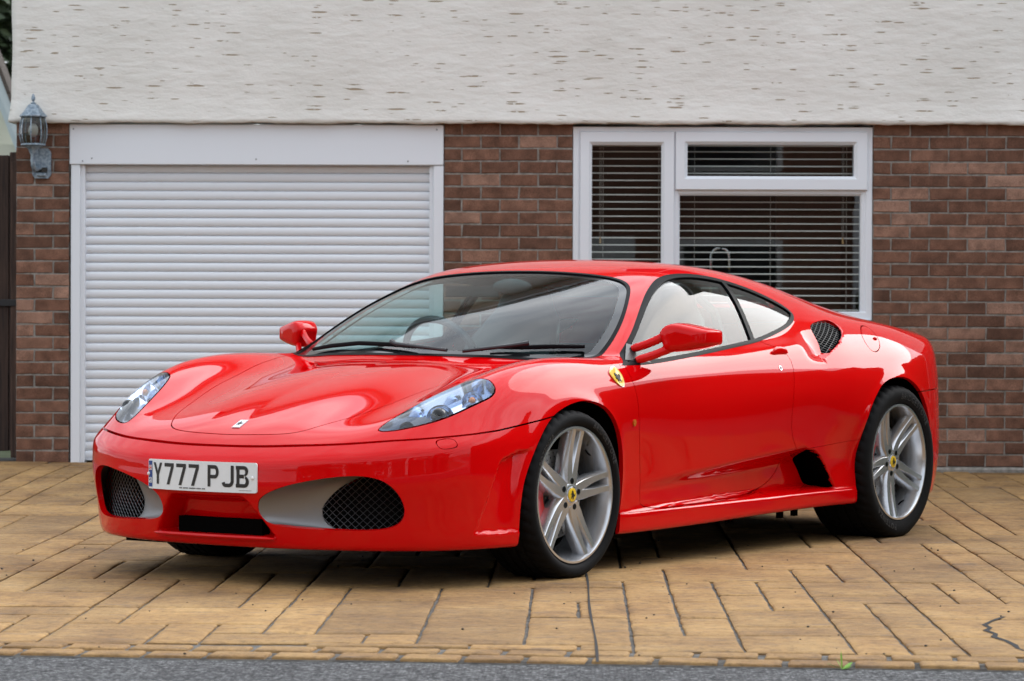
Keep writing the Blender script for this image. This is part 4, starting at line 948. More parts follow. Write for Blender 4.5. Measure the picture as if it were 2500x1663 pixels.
# ------------------------------------------------------------------ wheels
def wheel(x0, z0, yf, R, width, phase, dish, side):
    c = np.array([x0, yf, z0])
    def put(mb):
        for i, v in enumerate(mb.V): mb.V[i] = (v[0] + c[0], v[1] + c[1], v[2] + c[2])
        return mb
    b = MB()
    lip = [(.2585, -.014), (.2600, -.004), (.2580, .002), (.2500, .0025), (.2465, -.004), (.2440, -.014), (.2405, -.030), (.2350, -.052), (.2300, -.085), (.2275, -.13), (.2280, -.19), (.2380, -.205)]
    b.lathe(lip, 'y', 72)
    yh, yr = -.014 - dish, -.006
    def face(r): u = (r - .03) / .215; return yh + (yr - yh) * max(0, u) ** 1.6 - .005 * math.sin(math.pi * min(1, max(0, u)))
    for k in range(5):
        for sg in (-1, 1):
            Vs = []; st = np.linspace(.040, .2445, 13)
            for r in st:
                u = (r - .04) / .2045
                w = np.interp(u, [0, .25, .5, .8, 1], [.046, .044, .034, .027, .027]); d = np.interp(u, [0, .4, 1], [.055, .052, .050]); off = sg * np.interp(u, [0, .3, .6, 1], [.012, .0195, .0245, .0275])
                yf_ = face(r)
                pr = [(-.60 * w, -.60 * d), (-.43 * w, -.045 * d), (-.37 * w, 0), (.37 * w, 0), (.43 * w, -.045 * d), (.60 * w, -.60 * d), (.56 * w, -d), (-.56 * w, -d)]
                a = phase + k * 2 * math.pi / 5; er = (math.cos(a), math.sin(a)); et = (-math.sin(a), math.cos(a))
                for t_, dy in pr:
                    t2 = off + t_; Vs.append((er[0] * r + et[0] * t2, yf_ + dy, er[1] * r + et[1] * t2))
            n = 8; Fs = [(i * n + j, i * n + (j + 1) % n, (i + 1) * n + (j + 1) % n, (i + 1) * n + j) for i in range(len(st) - 1) for j in range(n)] + [tuple(range(n)), tuple(range((len(st) - 1) * n, len(st) * n))]
            b.add(Vs, Fs)
    b.lathe([(0, yh + .001), (.030, yh + .001), (.042, yh - .001), (.056, yh - .008), (.066, yh - .024), (.072, yh - .055), (.05, yh - .07), (0, yh - .07)], 'y', 40)
    rim = cmb(put(b), 'wheel', 'rim_silver', None, side, auto=38); fix_normals(rim)
    rim['label'] = 'silver alloy wheel with five split spokes and a yellow centre cap'
    b = MB()
    for k in range(5):
        a = phase + k * 2 * math.pi / 5; b.lathe([(0, face(.052) + .0012), (.0115, face(.052) + .0012), (.0125, face(.052) - .004)], 'y', 14, (.052 * math.cos(a), 0, .052 * math.sin(a)))
    fix_normals(cmb(put(b), 'lug_hole_discs', 'gloss_black', rim, side, auto=40))  # the shade in the lug holes is painted as dark discs on the hub
    b = MB().lathe([(0, yh + .0085), (.018, yh + .008), (.0255, yh + .0062), (.0268, yh + .003)], 'y', 32, m=0).lathe([(.0266, yh + .0045), (.0290, yh + .0045), (.0305, yh)], 'y', 32, m=1)
    hv = [(a * .034, yh + .0092, b_ * .036) for a, b_ in HORSE]; hv = [(-v[0], v[1], v[2]) for v in hv] if side > 0 else hv
    b.add(hv, [tuple(range(len(hv)))], 2); fix_normals(cmb(put(b), 'hub_cap', ['badge_yellow', 'rim_silver', 'badge_black'], rim, side, auto=30))
    # tyre
    b = MB(); sw = R - .2500
    w0 = width
    prof = [(.2440, -.022), (.2595, -.016), (.2612, -.006), (.2650, .0040), (.2500 + .40 * sw, .0115), (.2500 + .62 * sw, .0125), (.2500 + .80 * sw, .0055), (R - .0065, -.006), (R - .0012, -.019), (R - .0002, -.034)]
    n0 = len(prof)
    W = w0 - .02
    for g in (.22, .41, .60, .79):
        yg = -.012 - W * g
        prof += [(R, yg + .007), (R - .0075, yg + .0045), (R - .0075, yg - .0045), (R, yg - .007)]
    yi = -.012 - W
    prof += [(R, yi + .024), (R - .002, yi + .008), (R - .010, yi - .004), (.2500 + .4 * sw, yi - .010), (.2550, yi + .002), (.2440, yi + .014)]
    NA = 168; Vt = []; Ft = []; k_ = len(prof)
    for i in range(NA):
        w = 2 * math.pi * i / NA
        for j, (r, y) in enumerate(prof):
            if i % 4 == 0 and j in (7, 8, 9, 10, n0 + 16, n0 + 17): r -= .006
            if (i + 2) % 4 == 0 and j in (n0 + 3, n0 + 4, n0 + 11, n0 + 12): r -= .005
            Vt.append((r * math.cos(w + y * 1.2 * (1 if r > R - .02 else 0)), y, r * math.sin(w + y * 1.2 * (1 if r > R - .02 else 0))))
    for i in range(NA):
        i2 = (i + 1) % NA
        for j in range(k_ - 1): Ft.append((i * k_ + j, i2 * k_ + j, i2 * k_ + j + 1, i * k_ + j + 1))
    b.add(Vt, Ft); put(b)
    # flattened where it meets the ground, sidewall bulging a little
    for i, v in enumerate(b.V):
        if v[2] < .035:
            q = (.035 - max(v[2], 0)) / .035; b.V[i] = (v[0], v[1] + (.006 * q if v[1] > yf - .03 else 0), max(v[2], .002))
    ty = fix_normals(cmb(b, 'tyre', 'tyre', rim, side, auto=40))
    # raised sidewall lettering
    def letters(word, a_mid, r0, hgt, name):
        cu = bpy.data.curves.new(name, 'FONT'); cu.body = word; cu.size = hgt * 1.4; cu.align_x = 'CENTER'; cu.resolution_u = 2; cu.space_character = 1.25
        tmp = bpy.data.objects.new(name, cu); COL.objects.link(tmp); dg = bpy.context.evaluated_depsgraph_get(); me = bpy.data.meshes.new_from_object(tmp.evaluated_get(dg)); bpy.data.objects.remove(tmp)
        V = np.array([v.co for v in me.vertices]); F = [tuple(p.vertices) for p in me.polygons]
        if len(V) == 0: return
        a = a_mid - V[:, 0] / r0; r = r0 + V[:, 1]
        # sidewall height at r
        pr = sorted([(p[0], p[1]) for p in prof[1:8]]); yy = np.interp(r, [p[0] for p in pr], [p[1] for p in pr]) + .0012
        Vn = np.stack([r * np.cos(a) + c[0], yy + c[1], r * np.sin(a) + c[2]], 1); bb = MB().add(Vn, F)
        fix_normals(cmb(bb, name, 'tyre_letter', rim, side, auto=None))
    if side > 0:
        letters('BRIDGESTONE', math.radians(62 if x0 > 1 else 45), .2500 + .33 * sw, sw * .28, 'tyre_lettering'); letters('POTENZA', math.radians(242 if x0 > 1 else 140), .2500 + .33 * sw, sw * .28, 'tyre_lettering')
    # brake
    b = MB().lathe([(.075, -.088), (.168, -.088), (.169, -.092), (.169, -.118), (.168, -.122), (.075, -.122)], 'y', 56, m=0).lathe([(0, -.075), (.06, -.075), (.078, -.085), (.078, -.12)], 'y', 32, m=1)
    for q in range(36):
        for i_, rr in enumerate((.105, .124, .143, .158)):
            a = 2 * math.pi * (q + .25 * i_) / 36; b.add([(rr * math.cos(a) + .0035 * math.cos(t), -.0872, rr * math.sin(a) + .0035 * math.sin(t)) for t in np.linspace(0, 2 * math.pi, 7)[:-1]], [tuple(range(6))], 1)
    fix_normals(cmb(put(b), 'brake_disc', ['disc_metal', 'lamp_dark'], rim, side, auto=40))
    b = MB(); A = np.linspace(math.radians(138 if x0 < 1 else 120), math.radians(222 if x0 < 1 else 196), 13)
    Vc = []; pr = [(.112, -.070), (.176, -.064), (.188, -.074), (.190, -.13), (.112, -.13)]
    for i, a in enumerate(A):
        e = .012 if i in (0, 12) else 0
        for r, y in pr: Vc.append(((r - (e if r > .15 else -e)) * math.cos(a), y - e * .6, (r - (e if r > .15 else -e)) * math.sin(a)))
    Fc = [(i * 5 + j, i * 5 + (j + 1) % 5, (i + 1) * 5 + (j + 1) % 5, (i + 1) * 5 + j) for i in range(12) for j in range(5)] + [(0, 1, 2, 3, 4), (60, 61, 62, 63, 64)]
    b.add(Vc, Fc); fix_normals(cmb(put(b), 'brake_caliper', 'caliper_red', rim, side, auto=35))
    a = phase - .62 if x0 < 1 else phase - 1.9
    b = MB().tube([(.222 * math.cos(a), -.055, .222 * math.sin(a)), (.205 * math.cos(a), -.035, .205 * math.sin(a)), (.198 * math.cos(a), -.022, .198 * math.sin(a))], [.004, .0045, .003], 8); cmb(put(b), 'valve', 'black_rubber', rim, side)
    b = MB().lathe([(0, -.13), (.20, -.135), (.225, -.15)], 'y', 40); cmb(put(b), 'hub_carrier', 'deep_black', rim, side)
mat('tyre_letter', (.045, .045, .046), rough=.5)
for s in (1, -1):
    wheel(0., .313, .940, .3185, .232, math.radians(82), .004, s)
    wheel(2.6, .334, .945, .341, .292, math.radians(46), .020, s)
print('wheels', round(time.time() - _T0, 1))
# ------------------------------------------------------------------ house front
def ramp_random(m, stops, speck=.25, scale=220.):
    "base colour picked per object from a ramp, with fine sandy speckle"
    n, l = nodes_of(m); b = n['Principled BSDF']; oi = n.new('ShaderNodeObjectInfo'); r = n.new('ShaderNodeValToRGB'); r.color_ramp.interpolation = 'LINEAR'
    el = r.color_ramp.elements
    while len(el) < len(stops): el.new(.5)
    for e, (p, c) in zip(el, stops): e.position = p; e.color = (*c, 1)
    tc = n.new('ShaderNodeTexCoord'); ad = n.new('ShaderNodeVectorMath'); ad.operation = 'ADD'; sc_ = n.new('ShaderNodeMath'); sc_.operation = 'MULTIPLY'; sc_.inputs[1].default_value = 31.
    t = n.new('ShaderNodeTexNoise'); t.inputs['Scale'].default_value = scale; t.inputs['Detail'].default_value = 3; t2 = n.new('ShaderNodeTexNoise'); t2.inputs['Scale'].default_value = 14; t2.inputs['Detail'].default_value = 3
    mr = n.new('ShaderNodeMapRange'); mr.inputs['From Min'].default_value = .3; mr.inputs['From Max'].default_value = .7; mr.inputs['To Min'].default_value = 1 - speck; mr.inputs['To Max'].default_value = 1 + speck
    mr2 = n.new('ShaderNodeMapRange'); mr2.inputs['From Min'].default_value = .3; mr2.inputs['From Max'].default_value = .7; mr2.inputs['To Min'].default_value = .70; mr2.inputs['To Max'].default_value = 1.32
    mu = n.new('ShaderNodeMath'); mu.operation = 'MULTIPLY'; vm = n.new('ShaderNodeVectorMath'); vm.operation = 'SCALE'
    l.new(oi.outputs['Random'], r.inputs[0]); l.new(oi.outputs['Random'], sc_.inputs[0]); l.new(tc.outputs['Object'], ad.inputs[0]); l.new(sc_.outputs[0], ad.inputs[1])
    l.new(ad.outputs[0], t.inputs['Vector']); l.new(ad.outputs[0], t2.inputs['Vector']); l.new(t.outputs['Fac'], mr.inputs['Value']); l.new(t2.outputs['Fac'], mr2.inputs['Value'])
    l.new(mr.outputs[0], mu.inputs[0]); l.new(mr2.outputs[0], mu.inputs[1]); l.new(r.outputs[0], vm.inputs[0]); l.new(mu.outputs[0], vm.inputs['Scale']); l.new(vm.outputs[0], b.inputs['Base Color'])
m = mat('brick', (.15, .07, .05), rough=.9, spec=.2)
ramp_random(m, [(0, (.115, .060, .041)), (.3, (.155, .078, .052)), (.6, (.188, .096, .064)), (.85, (.24, .130, .090)), (1, (.32, .190, .138))], speck=.34); bump(m, 160, .7, .004)
m = mat('mortar', (.20, .19, .175), rough=.95, spec=.1); noise_color(m, (.20, .19, .17), (.34, .32, .29), 30); bump(m, 120, .5, .004)
m = mat('upvc', (.79, .825, .87), rough=.32, spec=.4)
m = mat('shutter_white', (.60, .655, .73), rough=.38, spec=.4); noise_color(m, (.76, .795, .84), (.81, .84, .88), 3, stretch=(1, 1, 6), coord='Generated')
# cream render with brown horizontal gouges
m = mat('render', (.60, .58, .53), rough=.9, spec=.2); n, l = nodes_of(m); pb = n['Principled BSDF']
tc = n.new('ShaderNodeTexCoord')
def _noise(scale, stretch, detail=3, rough=.5, warp=None):
    mp = n.new('ShaderNodeMapping'); mp.inputs['Scale'].default_value = stretch; t = n.new('ShaderNodeTexNoise'); t.inputs['Scale'].default_value = scale; t.inputs['Detail'].default_value = detail; t.inputs['Roughness'].default_value = rough
    l.new(tc.outputs['Object'], mp.inputs[0]); l.new(mp.outputs[0], t.inputs['Vector']); return t
def _ramp(sock, lo, hi):
    r = n.new('ShaderNodeMapRange'); r.inputs['From Min'].default_value = lo; r.inputs['From Max'].default_value = hi; l.new(sock, r.inputs['Value']); return r.outputs[0]
def _math(op, a, b=None, v=None):
    q = n.new('ShaderNodeMath'); q.operation = op; l.new(a, q.inputs[0])
    if b is not None: l.new(b, q.inputs[1])
    if v is not None: q.inputs[1].default_value = v
    return q.outputs[0]
def dashes(sx, sz, seed, thr, wid):
    "short horizontal strokes: one per cell of a stretched voronoi, kept when its random value is high"
    mp = n.new('ShaderNodeMapping'); mp.inputs['Scale'].default_value = (sx, 0.0, sz); mp.inputs['Location'].default_value = (seed, 0, seed * 1.7)
    wn_ = _noise(3.0, (1, 1, 1), 2); ad = n.new('ShaderNodeVectorMath'); ad.operation = 'MULTIPLY_ADD'; ad.inputs[1].default_value = (.35, 0, .5)
    vo = n.new('ShaderNodeTexVoronoi'); vo.inputs['Scale'].default_value = 1; vo.inputs['Randomness'].default_value = .9
    l.new(tc.outputs['Object'], mp.inputs[0]); l.new(wn_.outputs['Color'], ad.inputs[0]); l.new(mp.outputs[0], ad.inputs[2]); l.new(ad.outputs[0], vo.inputs['Vector'])
    sp = n.new('ShaderNodeSeparateColor'); l.new(vo.outputs['Color'], sp.inputs[0])
    # stretch: distance is measured in cell space, so strokes come out long in x and thin in z
    k = _ramp(vo.outputs['Distance'], wid, wid * .72); g = _ramp(sp.outputs[0], thr, thr + .04); edge = _ramp(_noise(30, (1, 1, 2), 3).outputs['Fac'], .36, .46)
    return _math('MULTIPLY', _math('MULTIPLY', k, g), edge)
D1 = dashes(4.2, 44, 3.1, .70, .26); D2 = dashes(7.0, 62, 11.3, .73, .26); D3 = dashes(11, 70, 5.7, .88, .26)
DD = _math('MAXIMUM', _math('MAXIMUM', D1, D2), D3)
base = n.new('ShaderNodeValToRGB'); base.color_ramp.elements[0].color = (.75, .735, .685, 1); base.color_ramp.elements[1].color = (.85, .835, .79, 1); base.color_ramp.elements[0].position = .3; base.color_ramp.elements[1].position = .7
l.new(_noise(1.6, (1, 1, 1.6), 5).outputs['Fac'], base.inputs[0])
mxr = n.new('ShaderNodeMix'); mxr.data_type = 'RGBA'; mxr.inputs[7].default_value = (.34, .25, .15, 1); l.new(_math('MULTIPLY', DD, v=.85), mxr.inputs[0]); l.new(base.outputs[0], mxr.inputs[6]); l.new(mxr.outputs[2], pb.inputs['Base Color'])
hgt = _math('ADD', _math('MULTIPLY', _noise(7, (1, 1, 2.6), 6, .55).outputs['Fac'], v=.9), _math('MULTIPLY', _noise(60, (1, 1, 1.5), 3).outputs['Fac'], v=.10))
hgt = _math('SUBTRACT', hgt, _math('MULTIPLY', DD, v=.55)); bp_ = n.new('ShaderNodeBump'); bp_.inputs['Strength'].default_value = .55; bp_.inputs['Distance'].default_value = .022; l.new(hgt, bp_.inputs['Height']); l.new(bp_.outputs[0], pb.inputs['Normal'])

house = empty('house', (0, 0, 0)); tag(house, 'house front with white render above brown brick piers, roller garage door and window', 'house')
GZ = .05
# rendered upper storey, slightly bell-cast at its lower edge
xs = np.linspace(-3.345, 4.4, 240); zs = np.r_[np.linspace(2.098, 2.30, 9), np.linspace(2.34, 4.95, 36)]
r_ = np.random.RandomState(4)
def wav(x, z): return .004 * np.sin(x * 2.1 + 1.3 * np.sin(z * 3)) + .003 * np.sin(x * 5.3 + z * 4.1) + .0015 * np.sin(x * 17 + 3 * z)
V = []
for j, z in enumerate(zs):
    for i, x in enumerate(xs):
        fl = .018 * max(0, 1 - (z - 2.098) / .17) ** 1.5; zz = z + (.003 * math.sin(x * 9) + .002 * math.sin(x * 23 + 1) + .0015 * math.sin(x * 61) if j == 0 else 0)
        xx = x - (fl * 1.3 if i == 0 else 0) + (.003 * math.sin(z * 13) if i == 0 else 0)
        V.append((xx, -.050 - fl + wav(x, z), zz))
nx = len(xs); F = [(j * nx + i, j * nx + i + 1, (j + 1) * nx + i + 1, (j + 1) * nx + i) for j in range(len(zs) - 1) for i in range(nx - 1)]
b0 = len(V); V += [(V[i][0], .25, V[i][2] + .004) for i in range(nx)]; F += [(i, i + b0, i + 1 + b0, i + 1) for i in range(nx - 1)]
b1 = len(V); V += [(V[j * nx][0], .4, zs[j]) for j in range(len(zs))]; F += [(j * nx, (j + 1) * nx, b1 + j + 1, b1 + j) for j in range(len(zs) - 1)]
mesh_obj('rendered_wall', V, F, 'render', house, smooth=True)
# brickwork: mortar bed set back, every brick a piece of its own
def brick_mesh(w, k):
    rr = random.Random(int(w * 1000) * 7 + k); b = MB(); j = lambda s: rr.uniform(-s, s); h, d, e = .065, .03, .0035
    P = [[-w / 2 + j(.002), -h / 2 + j(.0016)], [w / 2 + j(.002), -h / 2 + j(.0016)], [w / 2 + j(.002), h / 2 + j(.0016)], [-w / 2 + j(.002), h / 2 + j(.0016)]]
    ring = []
    for q in range(4):
        a, c = np.array(P[q]), np.array(P[(q + 1) % 4]); ring += [a + (c - a) * (.0 + .5 * i_) + np.array([j(.0012), j(.0012)]) for i_ in (0, 1)]
    ring = np.array(ring); inn = ring * (1 - np.array([2 * e / w, 2 * e / h])); n = len(ring)
    V = [(x, -.0005 + j(.001), z) for x, z in inn] + [(x, e, z) for x, z in ring] + [(x, d, z) for x, z in ring]
    F = [tuple(range(n))] + [(i, i + n, (i + 1) % n + n, (i + 1) % n) for i in range(n)] + [(i + n, i + 2 * n, (i + 1) % n + 2 * n, (i + 1) % n + n) for i in range(n)]
    me = bpy.data.meshes.new('brick'); me.from_pydata(V, [], F); me.materials.append(MAT['brick']); me.update(); return me
_BM = {}
def brick_at(x0, x1, z, parent):
    w = round(x1 - x0, 3); k = rng.randrange(4)
    if (w, k) not in _BM: _BM[w, k] = brick_mesh(w, k)
    o = bpy.data.objects.new('brick', _BM[w, k]); o.parent = parent; o.location = ((x0 + x1) / 2, -.007 + rng.uniform(-.0018, .0018), z); o.rotation_euler = (rng.uniform(-.012, .012), rng.uniform(-.004, .004), rng.uniform(-.004, .004)); COL.objects.link(o)
def pier(xa, xb, first, zlow=.03):
    wall = mesh_obj('brick_wall', *(lambda b: (b.V, b.F))(MB().box(xa, xb, -.002, .22, -.2, 2.12)), 'mortar', house)
    z = 2.098 - .069 + .005 + .0325; k = 0
    while z > zlow - .02:
        x = xa + (first if k % 2 == 0 else first - .1125) ; x = xa if x > xa else x
        cuts = [xa]; q = xa + (first if k % 2 == 0 else (first + .1125) % .225)
        while q < xb - .03: cuts.append(q); q += .225
        cuts.append(xb + .005)
        for a, c in zip(cuts[:-1], cuts[1:]):
            if c - a > .03: brick_at(a + .005 if a > xa else a + .001, c - .005, z, wall)
        z -= .075; k += 1
    return wall
pier(-3.326, -3.012, .1075); pier(-.786, -.028, .105); pier(1.747, 4.38, .2175)
b = MB().box(1.747, 4.38, -.035, -.004, -.05, .078, bev=.012); b.build('mortar_fillet', 'mortar', house)
# garage: fascia, jambs, guide rails, roller shutter of curved slats
fas = MB().box(-3.008, -.790, -.020, .05, 1.852, 2.090, bev=.004).build('garage_fascia', 'upvc', house, auto=30)
MB().box(-3.000, -2.946, -.012, .09, .06, 1.851, bev=.003).build('garage_jamb', 'upvc', house, auto=30); MB().box(-.849, -.790, -.012, .09, .06, 1.851, bev=.003).build('garage_jamb', 'upvc', house, auto=30)
b = MB()
for x_, z_ in ((-2.985, 2.062), (-2.875, 1.888), (-2.93, 1.872), (-1.0, 1.875), (-.83, 2.062), (-1.9, 1.885)): b.lathe([(0, -.0035), (.004, -.003), (.005, 0)], 'y', 8, (x_, -.020, z_))
mat('screw_grey', (.25, .26, .28), rough=.5); tag(b.build('fascia_screws', 'screw_grey', fas, smooth=True), kind='stuff')
gd = empty('garage_door_anchor'); bpy.data.objects.remove(gd)
mat('dark_void', (.006, .006, .007), rough=.9)
gdoor = MB().box(-2.95, -.845, .115, .13, .02, 1.90).build('garage_door', 'dark_void', house)
for xa, xb in ((-2.946, -2.921), (-.874, -.849)): MB().box(xa, xb, .012, .11, .075, 1.851, bev=.002).build('guide_rail', 'upvc', gdoor, auto=30)
P_ = .0533; prof = [(.078, P_ * .5), (.066, P_ * .498), (.0585, P_ * .44), (.0535, P_ * .30), (.0515, P_ * .10), (.0520, -P_ * .12), (.0550, -P_ * .32), (.0600, -P_ * .44), (.0660, -P_ * .485), (.078, -P_ * .487)]
V = [(x_, y_, z_) for x_ in (-2.923, -.872) for y_, z_ in prof]; n_ = len(prof); F = [(i, i + 1, i + 1 + n_, i + n_) for i in range(n_ - 1)] + [(n_ - 1, 0, n_, 2 * n_ - 1), tuple(range(n_))[::-1], tuple(range(n_, 2 * n_))]
slat_me = bpy.data.meshes.new('slat'); slat_me.from_pydata(V, [], F); slat_me.materials.append(MAT['shutter_white']); slat_me.shade_smooth(); slat_me.set_sharp_from_angle(angle=math.radians(50)); slat_me.update()
z = 1.885; i = 0
while z > .12:
    o = bpy.data.objects.new('slat', slat_me); o.parent = gdoor; o.location = (0, rng.uniform(-.0006, .0006), z); COL.objects.link(o); z -= P_
MB().box(-2.923, -.872, .050, .080, .100, z + P_ * .5, bev=.004).build('bottom_rail', 'shutter_white', gdoor, auto=30)
# window
def frame_ring(x0, x1, z0, z1, w, y0, y1, ch=.012, name='window_frame', parent=None, m='upvc'):
    b = MB(); w = (w,) * 4 if not isinstance(w, tuple) else w  # left, right, bottom, top
    def rect(l, r, bt, t, y): return [(x0 + l, y, z0 + bt), (x1 - r, y, z0 + bt), (x1 - r, y, z1 - t), (x0 + l, y, z1 - t)]
    rings = [rect(0, 0, 0, 0, y1), rect(0, 0, 0, 0, y0 + .003), rect(.003, .003, .003, .003, y0), rect(w[0] - ch, w[1] - ch, w[2] - ch, w[3] - ch, y0), rect(*w, y0 + ch), rect(*w, y1)]
    V = [p for r in rings for p in r]; F = [(k * 4 + i, k * 4 + (i + 1) % 4, (k + 1) * 4 + (i + 1) % 4, (k + 1) * 4 + i) for k in range(len(rings) - 1) for i in range(4)]
    return fix_normals(b.add(V, F).build(name, m, parent))
win = frame_ring(-.024, 1.743, .945, 2.083, (.045, .040, .05, .034), .000, .10, .006, parent=house); win.name = 'window'
frame_ring(-.024, .010, .945, 2.083, (.012, .012, .012, .012), -.004, .03, .004, 'window_trim_strip', win)
MB().box(.572, .600, .004, .095, .99, 2.052, bev=.003).build('mullion', 'upvc', win, auto=30)
MB().box(.596, 1.706, .006, .095, 1.700, 1.716, bev=.003).build('transom', 'upvc', win, auto=30)
frame_ring(.018, .574, .985, 2.052, (.070, .076, .07, .076), -.014, .085, .018, 'sash', win)
frame_ring(.582, 1.712, 1.712, 2.052, (.070, .079, .081, .073), -.018, .085, .018, 'sash', win)
frame_ring(.590, 1.706, .975, 1.704, (.018, .032, .014, .024), .010, .09, .012, 'glazing_bead', win)
glass('window_glass', (.82, .86, .86), ior=1.52)
for x0, x1, z0, z1 in ((.08, .505, 1.05, 1.98), (.645, 1.64, 1.786, 1.985), (.600, 1.682, .983, 1.688)):
    MB().add([(x0, .030, z0), (x1, .030, z0), (x1, .030, z1), (x0, .030, z1)], [(0, 1, 2, 3)]).build('pane', 'window_glass', win)
MB().box(-.02, 1.74, -.035, .06, .915, .944, bev=.006).build('window_sill', 'upvc', win, auto=30)
# room behind the window
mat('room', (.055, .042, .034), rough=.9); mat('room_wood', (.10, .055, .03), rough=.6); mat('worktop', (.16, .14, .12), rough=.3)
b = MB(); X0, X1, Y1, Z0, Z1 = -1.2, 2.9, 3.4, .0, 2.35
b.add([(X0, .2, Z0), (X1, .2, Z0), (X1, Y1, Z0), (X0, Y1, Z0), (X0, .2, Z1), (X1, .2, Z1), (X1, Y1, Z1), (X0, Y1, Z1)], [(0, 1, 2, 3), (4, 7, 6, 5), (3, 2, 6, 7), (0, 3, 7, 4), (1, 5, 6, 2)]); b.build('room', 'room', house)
b = MB().box(-1.2, .3, .2, .24, 0, 2.35).box(-1.2, 2.9, .2, .24, 2.1, 2.35); b.V = [(v[0], v[1], v[2]) for v in b.V]
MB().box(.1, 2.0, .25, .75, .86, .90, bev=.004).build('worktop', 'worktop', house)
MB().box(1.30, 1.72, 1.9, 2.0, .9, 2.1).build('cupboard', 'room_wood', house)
tap = empty('kitchen_tap', (.81, .40, .90)); tag(tap, 'chrome swan-neck kitchen tap seen through the window', 'tap')
MB().tube([(0, 0, 0), (0, 0, .42)] + [(.055 - .055 * math.cos(t), 0, .42 + .06 * math.sin(t)) for t in np.linspace(.2, math.pi, 10)] + [(.11, 0, .33)], .011, 10).build('spout', 'chrome', tap, smooth=True)
MB().lathe([(.03, 0), (.03, .02), (.02, .05), (.018, .09)], 'z', 16).build('tap_base', 'chrome', tap, smooth=True)
# venetian blinds
mat('blind', (.82, .79, .73), rough=.45); mat('cord', (.5, .47, .42), rough=.8); mat('toggle', (.45, .28, .12), rough=.5)
def blind(x0, x1, z0, z1, label, tx):
    bl = MB().box(x0, x1, .115, .155, z1, z1 + .035, bev=.004).build('venetian_blind', 'blind'); tag(bl, label, 'blind', None)
    w = .024; pr = [(-w / 2, -.0015), (-w / 4, .0006), (0, .0013), (w / 4, .0006), (w / 2, -.0015)]; tl = math.radians(11)
    pr = [(y * math.cos(tl) - q * math.sin(tl), y * math.sin(tl) + q * math.cos(tl)) for y, q in pr]
    V = [(x, .135 + y, q) for x in (x0, x1) for y, q in pr] + [(x, .135 + y, q - .0022) for x in (x0, x1) for y, q in pr]
    F = [(i, i + 1, i + 6, i + 5) for i in range(4)] + [(i + 10, i + 15, i + 16, i + 11) for i in range(4)] + [(0, 5, 15, 10), (4, 14, 19, 9)]
    me = bpy.data.meshes.new('blind_slat'); me.from_pydata(V, [], F); me.materials.append(MAT['blind']); me.update(); z = z1 - .03
    while z > z0:
        o = bpy.data.objects.new('blind_slat', me); o.parent = bl; o.location = (0, 0, z); COL.objects.link(o); z -= .0427
    n = 2 if x1 - x0 < .7 else 3
    for i in range(n):
        x = x0 + (x1 - x0) * ((i + .22) / (n - .56) if n == 3 else (.22 if i == 0 else .80)); MB().tube([(x, .121, z0), (x, .121, z1)], .0012, 5).build('ladder_cord', 'cord', bl)
    for d in (0, .008): MB().tube([(tx + d, .11, z1), (tx + d, .11, z1 - .55)], .0009, 5).build('pull_cord', 'cord', bl)
    MB().lathe([(.002, .02), (.005, .012), (.006, -.015), (.004, -.02)], 'z', 10, (tx + .004, .11, z1 - .56)).build('toggle', 'toggle', bl, smooth=True)
blind(.03, .60, .99, 1.975, 'pale venetian blind with open slats behind the narrow left window pane', .135)
blind(.60, 1.70, .99, 1.975, 'wide pale venetian blind with open slats behind the large right window panes', 1.575)
# upper storey windows, eaves and roof (above the picture, mirrored in the bonnet and glass)
for xa, xb in ((.25, 2.1),):
    up = frame_ring(xa, xb, 3.35, 4.55, .07, -.075, .0, .02, 'window', house); MB().box(xa + .06, xb - .06, -.06, -.055, 3.41, 4.49).build('pane', 'gloss_black', up)
    MB().box((xa + xb) / 2 - .035, (xa + xb) / 2 + .035, -.07, -.058, 3.4, 4.5).build('mullion', 'upvc', up)
MB().box(-3.6, 4.65, -.45, .0, 4.93, 4.99).build('soffit', 'upvc', house); MB().box(-3.6, 4.65, -.475, -.451, 4.90, 5.10).build('eaves_board', 'upvc', house); MB().tube([(-3.6, -.53, 5.06), (4.65, -.53, 5.06)], .055, 10).build('gutter', 'upvc', house)
mat('roof_tile', (.10, .08, .07), rough=.8); bump(MAT['roof_tile'], 6, .6, .05, stretch=(1, 4, 4))
MB().prism([(-.55, 5.02), (8.2, 5.02), (3.8, 7.7)], 'x', -3.65, 4.7).build('roof', 'roof_tile', house)
MB().box(4.30, 4.42, .0, 7.6, -.1, 5.0).build('gable_wall', 'render', house); MB().box(-3.33, -3.30, .21, 7.6, -.1, 5.0).build('gable_wall', 'render', house)
# wall lantern
m = mat('lantern_metal', (.22, .29, .35), rough=.5, metal=.35); noise_color(m, (.14, .19, .24), (.33, .40, .46), 60); glass('lantern_glass', (.62, .63, .6), ior=1.45); mat('bulb_white', (.7, .7, .68), rough=.4)
lan = empty('wall_lantern', (-3.19, -.01, 1.86)); tag(lan, 'grey blue carriage lantern with glass body on the left brick pier', 'lamp')
LX, LY, LZ = -.012, -.13, 0.0
def oct_lathe(prof, name, m, parent=lan, c=(LX, LY, 0), n=8): return MB().lathe(prof, 'z', n, c).build(name, m, parent, auto=25)
oct_lathe([(0, .402), (.006, .396), (.0115, .380), (.0115, .366), (.006, .358), (.008, .352), (.017, .347), (.016, .338)], 'finial', 'lantern_metal', n=14)
cap = oct_lathe([(.013, .342), (.030, .336), (.044, .318), (.060, .294), (.078, .276), (.082, .270), (.080, .264), (.070, .262)], 'cap', 'lantern_metal')
gb = oct_lathe([(.066, .262), (.076, .225), (.080, .185), (.078, .145), (.068, .106)], 'glass_body', 'lantern_glass')
